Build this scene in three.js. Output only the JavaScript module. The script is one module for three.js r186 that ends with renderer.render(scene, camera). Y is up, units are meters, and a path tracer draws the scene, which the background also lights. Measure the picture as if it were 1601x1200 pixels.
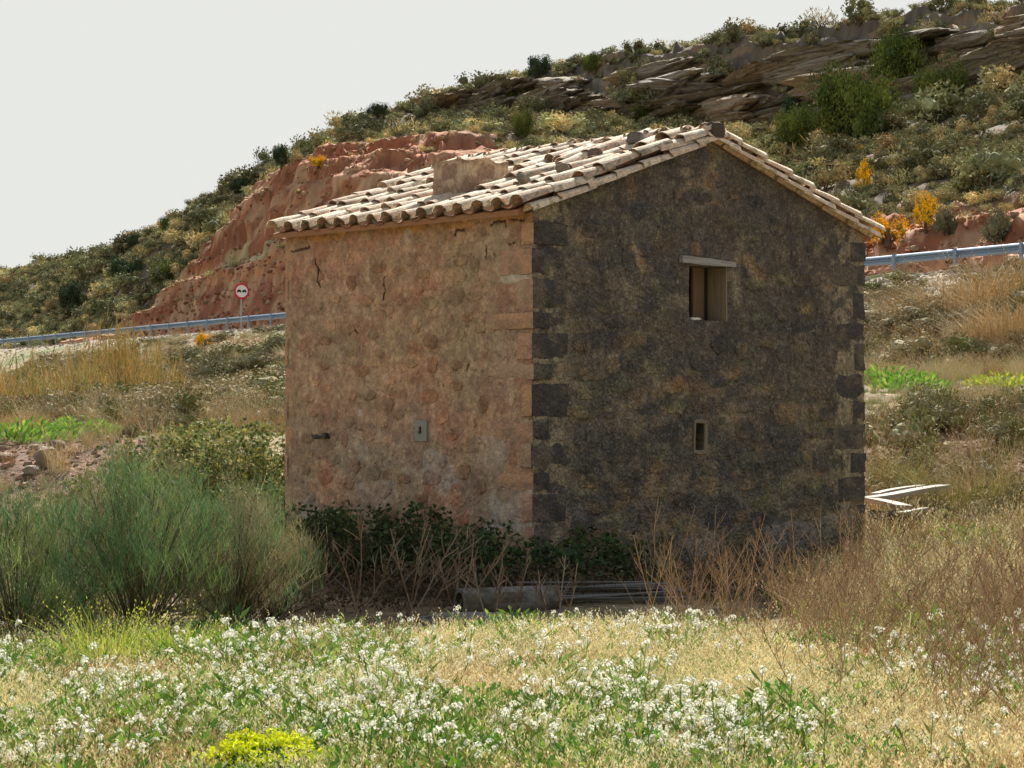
import * as THREE from 'three';
import { mergeGeometries } from 'three/addons/utils/BufferGeometryUtils.js';

// ---------------------------------------------------------------- camera, sky, sun, exposure
const scene = new THREE.Scene();
const F = 3560;                                       // focal length in pixels of the 1601 x 1200 photograph
const camera = new THREE.PerspectiveCamera(2 * Math.atan(600 / F) * 180 / Math.PI, 1601 / 1200, 0.5, 3000);
camera.position.set(0, 1.6, 0);
camera.rotation.set(Math.atan(40 / F), 0, 0);
const renderer = new THREE.WebGLRenderer({ antialias: true });
renderer.toneMapping = THREE.LinearToneMapping;
renderer.toneMappingExposure = 2.3;
renderer.shadowMap.enabled = true;

const SUN_EL = 41 * Math.PI / 180, SUN_AZ = 9 * Math.PI / 180;
const sunDir = new THREE.Vector3(Math.sin(SUN_AZ) * Math.cos(SUN_EL), Math.sin(SUN_EL), -Math.cos(SUN_AZ) * Math.cos(SUN_EL));
{                                                     // hazy spring sky: pale at the horizon, blue overhead, paler on the sun's side
  const W = 256, H = 128, d = new Float32Array(W * H * 4);
  for (let j = 0; j < H; j++) for (let i = 0; i < W; i++) {
    const el = ((j + 0.5) / H - 0.5) * Math.PI, az = ((i + 0.5) / W - 0.5) * 2 * Math.PI;
    const v = new THREE.Vector3(Math.cos(el) * Math.cos(az), Math.sin(el), Math.cos(el) * Math.sin(az));
    const side = 0.5 + 0.5 * v.dot(new THREE.Vector3(sunDir.x, 0, sunDir.z).normalize());
    const up = Math.max(0, Math.sin(el)), k = 1 - Math.exp(-Math.max(0, up - 0.2) * 2.6);
    const hz = 0.62 + 0.38 * Math.min(1, side / 0.85);
    const o = (j * W + i) * 4;
    const hor = [0.351, 0.355, 0.338], zen = [0.145, 0.177, 0.222];
    for (let c = 0; c < 3; c++) d[o + c] = el < -0.02 ? 0.2 : hor[c] * hz * (1 - k) + zen[c] * k;
    d[o + 3] = 1;
  }
  const t = new THREE.DataTexture(d, W, H, THREE.RGBAFormat, THREE.FloatType);
  t.mapping = THREE.EquirectangularReflectionMapping; t.magFilter = THREE.LinearFilter; t.minFilter = THREE.LinearFilter; t.needsUpdate = true;
  scene.background = t; scene.environment = t;
}
const sun = new THREE.DirectionalLight(new THREE.Color(1, 0.955, 0.87), 5);
sun.position.copy(sunDir).multiplyScalar(150).add(new THREE.Vector3(0, 0, -30));
sun.target.position.set(0, 0, -30); scene.add(sun, sun.target);
sun.castShadow = true; sun.shadow.mapSize.set(4096, 4096);
Object.assign(sun.shadow.camera, { left: -60, right: 60, top: 60, bottom: -60, near: 1, far: 400 });

// ---------------------------------------------------------------- helpers
function mulberry(a) { return () => { a |= 0; a = a + 0x6D2B79F5 | 0; let t = Math.imul(a ^ a >>> 15, 1 | a); t = t + Math.imul(t ^ t >>> 7, 61 | t) ^ t; return ((t ^ t >>> 14) >>> 0) / 4294967296; }; }
const hash = (x, y, z) => { let h = Math.imul(x, 374761393) ^ Math.imul(y, 668265263) ^ Math.imul(z, 1274126177); h = Math.imul(h ^ h >>> 13, 1274126177); return ((h ^ h >>> 16) >>> 0) / 4294967295; };
const fade = (t) => t * t * (3 - 2 * t), lerp = (a, b, t) => a + (b - a) * t, clamp = (x, a = 0, b = 1) => Math.min(b, Math.max(a, x));
const sstep = (a, b, x) => fade(clamp((x - a) / (b - a)));
function n2(x, y, s = 0) {
  const i = Math.floor(x), j = Math.floor(y), u = fade(x - i), v = fade(y - j);
  return lerp(lerp(hash(i, j, s), hash(i + 1, j, s), u), lerp(hash(i, j + 1, s), hash(i + 1, j + 1, s), u), v);
}
function fbm(x, y, oct = 4, s = 0) { let a = 0.5, r = 0, n = 0; for (let k = 0; k < oct; k++) { r += a * n2(x, y, s + k * 17); n += a; a *= 0.5; x = x * 2.03 + 7.1; y = y * 2.03 + 3.7; } return r / n; }
const toS = (c) => { c = clamp(c); return Math.round(255 * (c <= 0.0031308 ? 12.92 * c : 1.055 * Math.pow(c, 1 / 2.4) - 0.055)); };
function colourTex(w, h, fn, wrap = false) {           // fn(u, v) -> linear rgb
  const d = new Uint8Array(w * h * 4);
  for (let j = 0; j < h; j++) for (let i = 0; i < w; i++) { const c = fn((i + 0.5) / w, (j + 0.5) / h), o = (j * w + i) * 4; d[o] = toS(c[0]); d[o + 1] = toS(c[1]); d[o + 2] = toS(c[2]); d[o + 3] = 255; }
  const t = new THREE.DataTexture(d, w, h); t.colorSpace = THREE.SRGBColorSpace; fin(t, wrap); return t;
}
function greyTex(w, h, fn, wrap = false) {
  const d = new Uint8Array(w * h * 4);
  for (let j = 0; j < h; j++) for (let i = 0; i < w; i++) { const c = Math.round(255 * clamp(fn((i + 0.5) / w, (j + 0.5) / h))), o = (j * w + i) * 4; d[o] = d[o + 1] = d[o + 2] = c; d[o + 3] = 255; }
  const t = new THREE.DataTexture(d, w, h); fin(t, wrap); return t;
}
function fin(t, wrap) { t.magFilter = THREE.LinearFilter; t.minFilter = THREE.LinearFilter; if (wrap) t.wrapS = t.wrapT = THREE.RepeatWrapping; t.needsUpdate = true; }
const mix3 = (a, b, t) => [lerp(a[0], b[0], t), lerp(a[1], b[1], t), lerp(a[2], b[2], t)];
const mul3 = (a, k) => [a[0] * k, a[1] * k, a[2] * k];
const std = (o) => new THREE.MeshStandardMaterial({ roughness: 0.95, metalness: 0, side: THREE.DoubleSide, ...o });
const rgb = (r, g, b) => new THREE.Color().setRGB(r, g, b);
const P = (x, d, h) => new THREE.Vector3(x, h, -d);    // x right, d metres in front of the camera, h height
const used = {};
function numbered(n) { const k = used[n] = (used[n] ?? -1) + 1; return k ? n + '_' + String(k).padStart(3, '0') : n; }
function tag(o, label, category, group, kind) { Object.assign(o.userData, { label, category }); if (group) o.userData.group = group; if (kind) o.userData.kind = kind; return o; }
function top(o, name, label, category, group, kind) { o.name = numbered(name); scene.add(o); return tag(o, label, category, group, kind); }
function part(name, geo, mat, parent) { const m = new THREE.Mesh(geo, mat); m.name = name; parent.add(m); return m; }

class GB {                                            // collects triangles with vertex colours
  constructor() { this.p = []; this.c = []; }
  tri(a, b, c, col) { this.p.push(a.x, a.y, a.z, b.x, b.y, b.z, c.x, c.y, c.z); for (let i = 0; i < 3; i++) this.c.push(col[0], col[1], col[2]); }
  quad(a, b, c, d, col) { this.tri(a, b, c, col); this.tri(a, c, d, col); }
  ribbon(pts, w0, w1, side, col, col2) {              // tapered ribbon along pts
    const n = pts.length - 1;
    for (let i = 0; i < n; i++) {
      const a = lerp(w0, w1, i / n) / 2, b = lerp(w0, w1, (i + 1) / n) / 2, c = col2 ? mix3(col, col2, i / n) : col;
      const A = pts[i].clone().addScaledVector(side, -a), B = pts[i].clone().addScaledVector(side, a), C = pts[i + 1].clone().addScaledVector(side, b), D = pts[i + 1].clone().addScaledVector(side, -b);
      if (b < 1e-5) this.tri(A, B, C, c); else this.quad(A, B, C, D, c);
    }
  }
  tube(pts, r0, r1, col, sides = 3) {
    const n = pts.length - 1, rings = [];
    for (let i = 0; i <= n; i++) {
      const t = pts[Math.min(i + 1, n)].clone().sub(pts[Math.max(i - 1, 0)]).normalize();
      const u = new THREE.Vector3(0.37, 0.11, 0.92).cross(t).normalize(), v = t.clone().cross(u), r = lerp(r0, r1, i / n);
      rings.push(Array.from({ length: sides }, (_, k) => pts[i].clone().addScaledVector(u, r * Math.cos(k / sides * 6.2832)).addScaledVector(v, r * Math.sin(k / sides * 6.2832))));
    }
    for (let i = 0; i < n; i++) for (let k = 0; k < sides; k++) this.quad(rings[i][k], rings[i][(k + 1) % sides], rings[i + 1][(k + 1) % sides], rings[i + 1][k], col);
  }
  leaf(c, dir, nor, len, wid, col) {                  // diamond leaf folded along its rib
    const s = dir.clone().cross(nor).normalize(), t = c.clone().addScaledVector(dir, len), m = c.clone().addScaledVector(dir, len * 0.45);
    const l = m.clone().addScaledVector(s, wid / 2).addScaledVector(nor, wid * 0.15), r = m.clone().addScaledVector(s, -wid / 2).addScaledVector(nor, wid * 0.15);
    this.tri(c, l, t, col); this.tri(c, t, r, col);
  }
  build() {
    const g = new THREE.BufferGeometry();
    g.setAttribute('position', new THREE.Float32BufferAttribute(this.p, 3)); g.setAttribute('color', new THREE.Float32BufferAttribute(this.c, 3));
    g.computeVertexNormals(); return g;
  }
}
const V = (x, y, z) => new THREE.Vector3(x, y, z);
const rdir = (R) => { const z = R() * 2 - 1, a = R() * 6.2832, s = Math.sqrt(1 - z * z); return V(s * Math.cos(a), z, s * Math.sin(a)); };
const jit = (R, c, k) => { const a = 1 + (R() - 0.5) * 2 * k, b = 1 + (R() - 0.5) * k * 0.7; return [c[0] * a * b, c[1] * a, c[2] * a / b]; };
const plantMat = new THREE.MeshPhysicalMaterial({ vertexColors: true, roughness: 1, metalness: 0, side: THREE.DoubleSide, specularIntensity: 0.25 });
const leafMat = new THREE.MeshPhysicalMaterial({ vertexColors: true, roughness: 0.8, side: THREE.DoubleSide, transmission: 0.3, thickness: 0, specularIntensity: 0.4 });
const petalMat = new THREE.MeshPhysicalMaterial({ vertexColors: true, roughness: 0.9, side: THREE.DoubleSide, transmission: 0.35, thickness: 0, specularIntensity: 0.2 });

// ---------------------------------------------------------------- the lie of the land
const K = 1.2, RX = 16.2, RD = 72, DX = -0.4828, DD = 0.8757;   // road line: start point and direction; hill side normal is (DD, -DX)
const roadST = (x, d) => { const a = x - RX, b = d - RD; return [a * DX + b * DD, a * DD - b * DX]; };
const roadP = (s, t) => [RX + s * DX + t * DD, RD + s * DD - t * DX];
const ROAD_H = 6.1;
function fieldH(x, d) {
  const wob = (fbm(x * 0.35, d * 0.35, 3, 5) - 0.5) * 1.6, dd = d + wob;
  const L = 0.16 * sstep(20, 26, d) + 1.05 * sstep(27, 32.5, dd) + 0.012 * clamp(d - 33, 0, 60);
  const R = 1.5 * sstep(21, 32, dd) + 0.05 * clamp(d - 33, 0, 14) + 0.01 * clamp(d - 47, 0, 60);
  return lerp(L, R, sstep(-1.5, 3.5, x));
}
function groundH(x, d) {
  const [, t] = roadST(x, d);
  let e = t > -1.4 ? ROAD_H : t > -15 ? lerp(2.05, ROAD_H, (t + 15) / 13.6) : 2.05 + (t + 15) * 0.12;
  const f = fieldH(x, d), rough = (fbm(x * 0.8, d * 0.8, 4, 11) - 0.5) * (d > 28 ? 0.3 : 0.09);
  if (t > 0) return ROAD_H - 0.1 * sstep(0.3, 0.6, t);
  const k = 0.35, m = Math.max(f, e), h = m + k * Math.exp(-Math.abs(f - e) / k) * 0.5;
  return h + rough * sstep(0, -1.6, t) - 0.05;
}
const TS = [8, 9, 9.6, 11, 11.8, 13, 15, 18, 22, 28, 34, 36, 38, 44, 60, 100];
const HT = [
  [-60, [3.7, 4.6, 5.4, 6.2, 6.7, 7.2, 8.0, 9.4, 11.2, 13.4, 15.2, 17.8, 20.2, 20.8, 21.5, 22]],
  [20, [3.7, 4.6, 5.4, 6.2, 6.7, 7.2, 8.0, 9.4, 11.2, 13.4, 15.2, 17.8, 20.2, 20.8, 21.5, 22]],
  [45, [3.7, 4.8, 5.6, 6.4, 6.8, 7.4, 8.2, 9.6, 11.4, 13.7, 15.5, 18.4, 20.9, 21.4, 22, 22]],
  [60, [3.7, 6, 7.5, 8.2, 8.8, 9.6, 10.6, 12, 13.4, 14.8, 15.9, 19, 22, 22.4, 23, 23]],
  [71, [3.7, 7.5, 9.2, 9.6, 11.5, 13.5, 14.4, 15.4, 16.0, 16.5, 16.9, 19.8, 22.6, 22.9, 23.4, 23.4]],
  [80, [3.7, 7.2, 8.5, 9.0, 12.2, 14.2, 15.2, 16.2, 16.6, 17.2, 17.9, 20.6, 23, 23.2, 23.4, 23.4]],
  [86, [3.7, 6.8, 7.9, 8.4, 11.4, 12.8, 14.6, 16, 17, 18.4, 19.8, 21.4, 23.5, 23.8, 24.5, 25]],
  [91, [3.7, 6.2, 7.1, 7.8, 8.8, 10.5, 13, 15.2, 16.9, 19, 20.8, 22, 23.6, 23.8, 24, 24.5]],
  [100, [3.7, 4.6, 5.1, 6, 6.8, 8, 9.8, 13, 17, 20.5, 22.3, 23, 23.4, 23.4, 23, 23]],
  [108, [3.7, 4.3, 4.7, 5.3, 5.9, 6.9, 8.9, 12.5, 16.5, 20.2, 20.9, 21, 21, 21, 21, 21]],
  [116, [3.7, 4.2, 4.5, 5, 5.5, 6.4, 8.2, 12, 15.8, 18, 18.3, 18.4, 18.4, 18.5, 19, 19]],
  [128, [3.7, 4.1, 4.4, 4.9, 5.3, 6.1, 7.7, 10.4, 13.6, 15.3, 15.5, 15.5, 15.6, 15.8, 16, 16]],
  [150, [3.7, 4.1, 4.3, 4.8, 5.2, 5.9, 7, 9, 11.6, 14.1, 14.5, 14.6, 14.7, 15, 15, 15]],
  [200, [3.7, 4, 4.2, 4.7, 5.1, 5.7, 6.8, 8.6, 11, 14, 15, 15.1, 15.2, 15.4, 15.5, 15.5]],
  [420, [3.7, 4, 4.2, 4.7, 5.1, 5.7, 6.8, 8.6, 11, 14, 15, 15.1, 15.2, 15.4, 15.5, 15.5]]];
const cutT = (s) => { const a = [[-60, 13], [45, 13], [60, 15.5], [66, 20], [72, 21], [80, 18.5], [88, 14.8], [94, 13], [102, 11.6], [112, 9.4], [118, 8.4], [420, 8.4]]; for (let i = 1; i < a.length; i++) if (s < a[i][0]) return lerp(a[i - 1][1], a[i][1], clamp((s - a[i - 1][0]) / (a[i][0] - a[i - 1][0]))); return 8.4; };
const cutMask = (s, t) => 1 - sstep(-1.3, 0.9, t - cutT(s) + (fbm(s * 0.35, t * 0.35, 4, 31) - 0.5) * 5);
const cliffMask = (s, t) => sstep(32.6, 34, t) * (1 - sstep(38.3, 39.2, t)) * (1 - sstep(90, 99, s)) * sstep(0.15, 0.6, fbm(s * 0.09, 3.3, 3, 8) + 0.35);
function hillH(S, T) {                                 // S, T in metres along and across the road
  const s = S / K, t = T / K;
  let j = 0; while (j < TS.length - 2 && t > TS[j + 1]) j++;
  const v = clamp((t - TS[j]) / (TS[j + 1] - TS[j]));
  let i = 0; while (i < HT.length - 2 && s > HT[i + 1][0]) i++;
  const u = fade(clamp((s - HT[i][0]) / (HT[i + 1][0] - HT[i][0])));
  const at = (r, c) => HT[r][1][c];
  let h = lerp(lerp(at(i, j), at(i, j + 1), v), lerp(at(i + 1, j), at(i + 1, j + 1), v), u) * K + 1.6;
  const edge = sstep(8, 9.2, t), cm = cutMask(s, t), cl = cliffMask(s, t);
  const gul = Math.abs(fbm(s * 0.75 + t * 0.12, t * 0.1, 4, 41) - 0.5) * 2;
  h += edge * (cm * ((0.3 - gul) * 1.2 + (fbm(s * 2.2, t * 2.2, 4, 3) - 0.5) * 0.9) + (1 - cm) * ((fbm(s * 0.16, t * 0.16, 3, 21) - 0.5) * 1.3 + (fbm(s * 0.9, t * 0.9, 3, 23) - 0.5) * 0.8));
  if (cm > 0.02) { const q = h + (fbm(s * 0.2, t * 0.3, 3, 79) - 0.5) * 1.2, st = 1.9, a = q / st, f = a - Math.floor(a); h += 0.6 * cm * edge * ((Math.floor(a) + sstep(0.3, 0.75, f)) * st - q); }
  if (cl > 0) { const q = h + (fbm(s * 0.25, t * 0.5, 3, 77) - 0.5) * 1.6, st = 1.15, a = q / st, f = a - Math.floor(a); h += cl * ((Math.floor(a) + sstep(0.55, 0.8, f)) * st - q + (fbm(s * 0.6, t * 0.6, 3, 78) - 0.5) * 1.2); }
  return h;
}
const hillAt = (s, t) => { const h = hillH(s, t), cm = cutMask(s / K, t / K) * sstep(9.7, 11, t), o = cm * ((fbm(s * 1.3, h * 0.45, 4, 83) - 0.5) * 1.3 + (fbm(s * 0.3 + 3, h * 1.6, 3, 85) - 0.5) * 0.7), [x, d] = roadP(s + 0.3 * o, t + o); return P(x, d, h); };
function survey(px, py, from = 40, to = 420) {         // where the sight line through a point of the photograph meets the land
  const a = Math.atan(40 / F), vx = (px - 800.5) / F, vy = (600 - py) / F, dy = vy * Math.cos(a) + Math.sin(a), dz = Math.cos(a) - vy * Math.sin(a);
  for (let d = from; d < to; d += 0.25) {
    const x = vx / dz * d, h = 1.6 + dy / dz * d, [s, t] = roadST(x, d), g = t > 8 * K ? hillH(s, t) : groundH(x, d);
    if (g >= h) return { x, d, h: g };
  }
  return null;
}

// ---------------------------------------------------------------- ground, road, hillside
const soilTile = colourTex(512, 512, (u, v) => { const a = 0.62 + 0.5 * (tileN(u, v, 9, 1) - 0.5) + 0.5 * (tileN(u, v, 34, 2) - 0.5) + 0.45 * (tileN(u, v, 110, 3) - 0.5); return [a, a * 0.985, a * 0.96]; }, true);
function tileN(u, v, n, s) { const x = u * n, y = v * n, i = Math.floor(x), j = Math.floor(y), f = fade(x - i), g = fade(y - j), m = (a) => ((a % n) + n) % n; return lerp(lerp(hash(m(i), m(j), s), hash(m(i + 1), m(j), s), f), lerp(hash(m(i), m(j + 1), s), hash(m(i + 1), m(j + 1), s), f), g); }
const soilBump = greyTex(512, 512, (u, v) => 0.5 * tileN(u, v, 20, 4) + 0.3 * tileN(u, v, 60, 5) + 0.2 * tileN(u, v, 140, 6), true);
const range = (segs) => { const r = []; for (const [a, b, st] of segs) for (let x = a; x < b - 1e-6; x += st) r.push(x); r.push(segs[segs.length - 1][1]); return r; };
function sheet(us, vs, at, col, uv) {
  const p = [], c = [], q = [], idx = [], n = vs.length;
  for (const u of us) for (const v of vs) { const w = at(u, v); p.push(w.x, w.y, w.z); if (col) { const k = col(u, v); c.push(k[0], k[1], k[2]); } const t = uv(u, v); q.push(t[0], t[1]); }
  for (let i = 0; i < us.length - 1; i++) for (let j = 0; j < n - 1; j++) { const a = i * n + j, b = a + n; idx.push(a, b, b + 1, a, b + 1, a + 1); }
  const g = new THREE.BufferGeometry(); g.setAttribute('position', new THREE.Float32BufferAttribute(p, 3)); if (col) g.setAttribute('color', new THREE.Float32BufferAttribute(c, 3));
  g.setAttribute('uv', new THREE.Float32BufferAttribute(q, 2)); g.setIndex(idx); g.computeVertexNormals(); return g;
}
const STRAW = [0.42, 0.32, 0.18], RED = [0.23, 0.115, 0.068], GRAVEL = [0.42, 0.34, 0.26], GREENISH = [0.20, 0.24, 0.07];
function groundCol(x, d) {
  const n = fbm(x * 0.5, d * 0.5, 4, 51), [, t] = roadST(x, d);
  let c = mix3(STRAW, [0.30, 0.20, 0.11], sstep(0.4, 0.65, n));
  const red = sstep(0.46, 0.6, fbm(x * 0.3 + 5, d * 0.3, 4, 53)) * sstep(21, 24, d) * (1 - sstep(36, 44, d));
  const bankR = sstep(3, 3.8, x) * sstep(21.5, 23, d) * (1 - sstep(31.5, 34, d)), bankL = (1 - sstep(-5, -4, x)) * sstep(26, 28, d) * (1 - sstep(32.5, 34, d));
  c = mix3(c, RED, clamp(Math.max(red, 0.85 * bankR, 0.9 * bankL)));
  c = mix3(c, GREENISH, sstep(0.35, 0.55, fbm(x * 0.2, d * 0.12, 3, 57)) * sstep(32, 34, d) * 0.85);
  const gv = sstep(-5.5, -3, t + (n - 0.5) * 4) * (x > 5 ? 1 : sstep(-3, -1.6, t + (n - 0.5) * 2));
  return mul3(mix3(c, GRAVEL, gv), 0.75 + 0.5 * fbm(x * 2.5, d * 2.5, 3, 59));
}
{
  const xs = range([[-700, -120, 40], [-120, -50, 5], [-50, -9, 0.5], [-9, 9, 0.12], [9, 30, 0.5], [30, 120, 5], [120, 700, 40]]);
  const ds = range([[-300, -20, 40], [-20, 8, 2], [8, 36, 0.14], [36, 150, 0.5], [150, 300, 5], [300, 1500, 100]]);
  const g = sheet(xs, ds, (x, d) => P(x, d, groundH(x, d)), groundCol, (x, d) => [x / 2.2, d / 2.2]);
  const m = new THREE.Mesh(g, std({ vertexColors: true, map: soilTile, bumpMap: soilBump, bumpScale: 0.04, roughness: 1 }));
  top(m, 'ground', 'straw coloured field, red earth banks and grassy slope below the road', 'ground', null, 'structure');
  const rd = sheet(range([[-70, 420, 5]]), range([[0.7, 8.6, 0.79]]), (s, t) => { const [x, d] = roadP(s, t); return P(x, d, ROAD_H + 0.004 + 0.06 * (1 - Math.abs(t - 4.6) / 4)); }, null, (s, t) => [s / 3, t / 3]);
  top(new THREE.Mesh(rd, std({ color: rgb(0.075, 0.072, 0.07), bumpMap: soilBump, bumpScale: 0.006 })), 'road', 'grey asphalt road running behind the guardrail', 'road', null, 'structure');
  const line = (t0, t1) => sheet(range([[-70, 420, 10]]), [t0, t1], (s, t) => { const [x, d] = roadP(s, t); return P(x, d, ROAD_H + 0.009 + 0.06 * (1 - Math.abs(t - 4.6) / 4)); }, null, (s, t) => [s, t]);
  top(new THREE.Mesh(mergeGeometries([line(1.1, 1.22), line(7.9, 8.02)]), std({ color: rgb(0.7, 0.7, 0.68) })), 'road_marking', 'white edge lines painted on the asphalt road', 'marking', null, 'structure');
}
{
  const S0 = -60, S1 = 330, T0 = 9.6, T1 = 76;
  const ss = range([[-60, 0, 1.2], [0, 60, 0.5], [60, 125, 0.26], [125, 330, 0.9], [330, 480, 6]]), ts = range([[9.6, 22, 0.13], [22, 39, 0.5], [39, 48, 0.22], [48, 76, 1.2], [76, 130, 9]]);
  const tex = colourTex(2048, 1024, (u, v) => {
    const S = lerp(S0, S1, u), T = lerp(T0, T1, v), s = S / K, t = T / K;
    const cm = cutMask(s, t), cl = cliffMask(s, t), n = fbm(S * 0.5, T * 0.5, 4, 61), f = fbm(S * 2.2, T * 2.2, 3, 63);
    const soil = mix3([0.15, 0.10, 0.058], [0.08, 0.066, 0.036], sstep(0.35, 0.65, n));
    const h = hillH(S, T), band = fbm(h * 0.9 + 0.4 * n, s * 0.02, 3, 65);
    let red = mix3([0.46, 0.205, 0.10], [0.33, 0.125, 0.065], sstep(0.4, 0.6, band));
    red = mix3(red, [0.52, 0.32, 0.19], sstep(0.48, 0.62, fbm(S * 0.8 + h * 0.5, h * 0.7, 4, 67)) * 0.8); red = mix3(red, [0.46, 0.40, 0.22], sstep(0.50, 0.62, fbm(S * 0.4, T * 1.2, 4, 87)) * sstep(11.2, 11.6, T) * (1 - sstep(13.2, 13.8, T)) * 0.9 * sstep(58, 66, s));
    red = mix3(red, [0.40, 0.29, 0.19], 0.6 * sstep(15.2, 17.5, (h - 1.6) / K + (n - 0.5) * 3));
    let rock = mix3([0.20, 0.17, 0.135], [0.13, 0.105, 0.08], sstep(0.4, 0.62, band));
    rock = mix3(rock, [0.28, 0.17, 0.09], sstep(0.55, 0.7, fbm(S * 0.25, h * 0.8, 3, 69)) * 0.6);
    return mul3(mix3(mix3(soil, red, cm), rock, clamp(cl * 1.3)), 0.5 + 1.0 * f);
  });
  const g = sheet(ss, ts, hillAt, null, (s, t) => [(s - S0) / (S1 - S0), (t - T0) / (T1 - T0)]);
  const bump = greyTex(1024, 1024, (u, v) => 0.5 * tileN(u, v, 60, 4) + 0.3 * tileN(u, v, 150, 5) + 0.2 * tileN(u, v, 300, 6));
  top(new THREE.Mesh(g, std({ map: tex, bumpMap: bump, bumpScale: 0.25, roughness: 1 })), 'hillside', 'scrubby hill with a red earth road cut and a grey rock band near its top', 'hill', null, 'structure');
}


const rockBump = greyTex(512, 512, (u, v) => 0.5 * tileN(u, v, 8, 14) + 0.3 * tileN(u, v, 26, 15) + 0.2 * tileN(u, v, 90, 16), true);
function rockGeo(seed, w, h, d, seg = 8, amp = 0.18, e = 6) {
  const g = new THREE.BoxGeometry(1, 1, 1, seg, Math.max(3, seg >> 1), seg), p = g.attributes.position, v = V(0, 0, 0);
  for (let i = 0; i < p.count; i++) {
    v.fromBufferAttribute(p, i); const r = v.clone(); const l = Math.pow(Math.abs(r.x * 2) ** e + Math.abs(r.y * 2) ** e + Math.abs(r.z * 2) ** e, 1 / e); v.multiplyScalar(l > 0 ? Math.max(Math.abs(r.x), Math.abs(r.y), Math.abs(r.z)) * 2 / l : 1);
    const k = 1 + amp * 2 * (fbm(v.x * 3 + v.y * 5 + seed * 3.1, v.z * 3 - v.y * 4 + seed, 3, seed) - 0.5), q = 1 + amp * (fbm(v.x * 9 + v.y * 9, v.z * 9 + v.y * 7, 2, seed + 9) - 0.5);
    p.setXYZ(i, v.x * w * k * q, v.y * h * (1 + amp * (n2(v.x * 4 + seed, v.z * 4, seed) - 0.5)), v.z * d * k * q);
  }
  g.computeVertexNormals(); return g;
}
const tint = (g, c) => { const n = g.attributes.position.count, a = new Float32Array(n * 3); for (let i = 0; i < n; i++) a.set(c, i * 3); g.setAttribute('color', new THREE.BufferAttribute(a, 3)); return g; };
{
  const cliff = new THREE.Group(); top(cliff, 'limestone_cliff', 'band of layered grey and ochre limestone ledges under the hilltop', 'cliff', null, 'structure');
  const R = mulberry(91), geos = [0, 1, 2, 3, 4].map((i) => rockGeo(i + 3, 1, 1, 1, 12, 0.42, 4.5));
  const stone = (a, b) => colourTex(256, 256, (u, v) => mul3(mix3(a, b, sstep(0.4, 0.65, fbm(u * 5, v * 14, 4, 33))), 0.6 + 0.8 * fbm(u * 26, v * 26, 3, 35)), true);
  const mats = [[[0.29, 0.235, 0.175], [0.18, 0.14, 0.10]], [[0.31, 0.235, 0.155], [0.28, 0.165, 0.085]], [[0.22, 0.18, 0.14], [0.13, 0.105, 0.08]]].map(([a, b]) => std({ map: stone(a, b), bumpMap: rockBump, bumpScale: 0.12 }));
  for (let s = 12; s < 120; s += 1.9 + R() * 1.6) for (let k = 0; k < 6; k++) {
    const keep = sstep(0.3, 0.5, fbm(s * 0.05, k * 3.1, 2, 19)); if (R() > 0.22 + keep * 0.55) continue;
    const T = (33.9 + k * 0.52 + R() * 0.35 - (s > 100 ? (s - 100) * 0.12 : 0)) * K, b = hillAt(s + R() * 2, T), m = part('rock_ledge', geos[Math.floor(R() * 5)], mats[Math.floor(R() * 3)], cliff);
    m.position.copy(b).add(V(0, -0.15, 0)); const huge = R() < 0.2 ? 1.35 : 1; m.scale.set((3.5 + R() * 7) * huge, (0.45 + R() * 0.9) * huge, 1.9 + R() * 1.3);
    m.rotation.set((R() - 0.5) * 0.3, Math.atan2(DD, DX) + (R() - 0.5) * 0.5, (R() - 0.5) * 0.16);
  }
}
console.log('land done');

// ---------------------------------------------------------------- the stone hut
const W = 4.464, D = 3.72, EAVE = 3.354, APEX = 4.126, HALF = W / 2, ANG = Math.atan2(APEX - EAVE, HALF), THICK = 0.42;
const hut = new THREE.Group(); hut.position.copy(P(0.185, 20, 0)); hut.rotation.y = Math.atan2(0.6586, 0.7525);
top(hut, 'stone_hut', 'small two-storey stone hut with a clay tile roof standing in the field', 'hut');
// cracks and marks as polylines in metres: on the side wall (distance from the corner, height)
const segD = (x, y, a, b) => { const dx = b[0] - a[0], dy = b[1] - a[1], t = clamp(((x - a[0]) * dx + (y - a[1]) * dy) / (dx * dx + dy * dy)); return Math.hypot(x - a[0] - t * dx, y - a[1] - t * dy); };
const CRACKS = [
  [0.012, [3.22, 3.10], [3.20, 3.02], [3.14, 2.96], [3.16, 2.86], [3.12, 2.80]], [0.014, [2.10, 2.87], [2.115, 2.80], [2.09, 2.74], [2.11, 2.64]], [0.010, [0.62, 3.07], [0.615, 2.96]],
  [0.012, [0.36, 3.28], [0.50, 3.275], [0.55, 3.25]], [0.01, [0.36, 3.28], [0.35, 3.22]], [0.012, [0.92, 3.23], [1.04, 3.24], [1.06, 3.19]], [0.011, [0.10, 3.27], [0.30, 3.29]], [0.012, [0.86, 2.02], [0.89, 1.95]],
  [0.008, [0.22, 3.08], [0.30, 3.06]], [0.008, [0.12, 3.14], [0.14, 3.08]], [0.012, [3.72, 3.16], [3.3, 3.20]], [0.012, [2.55, 2.36], [2.52, 2.33]]];
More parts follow.
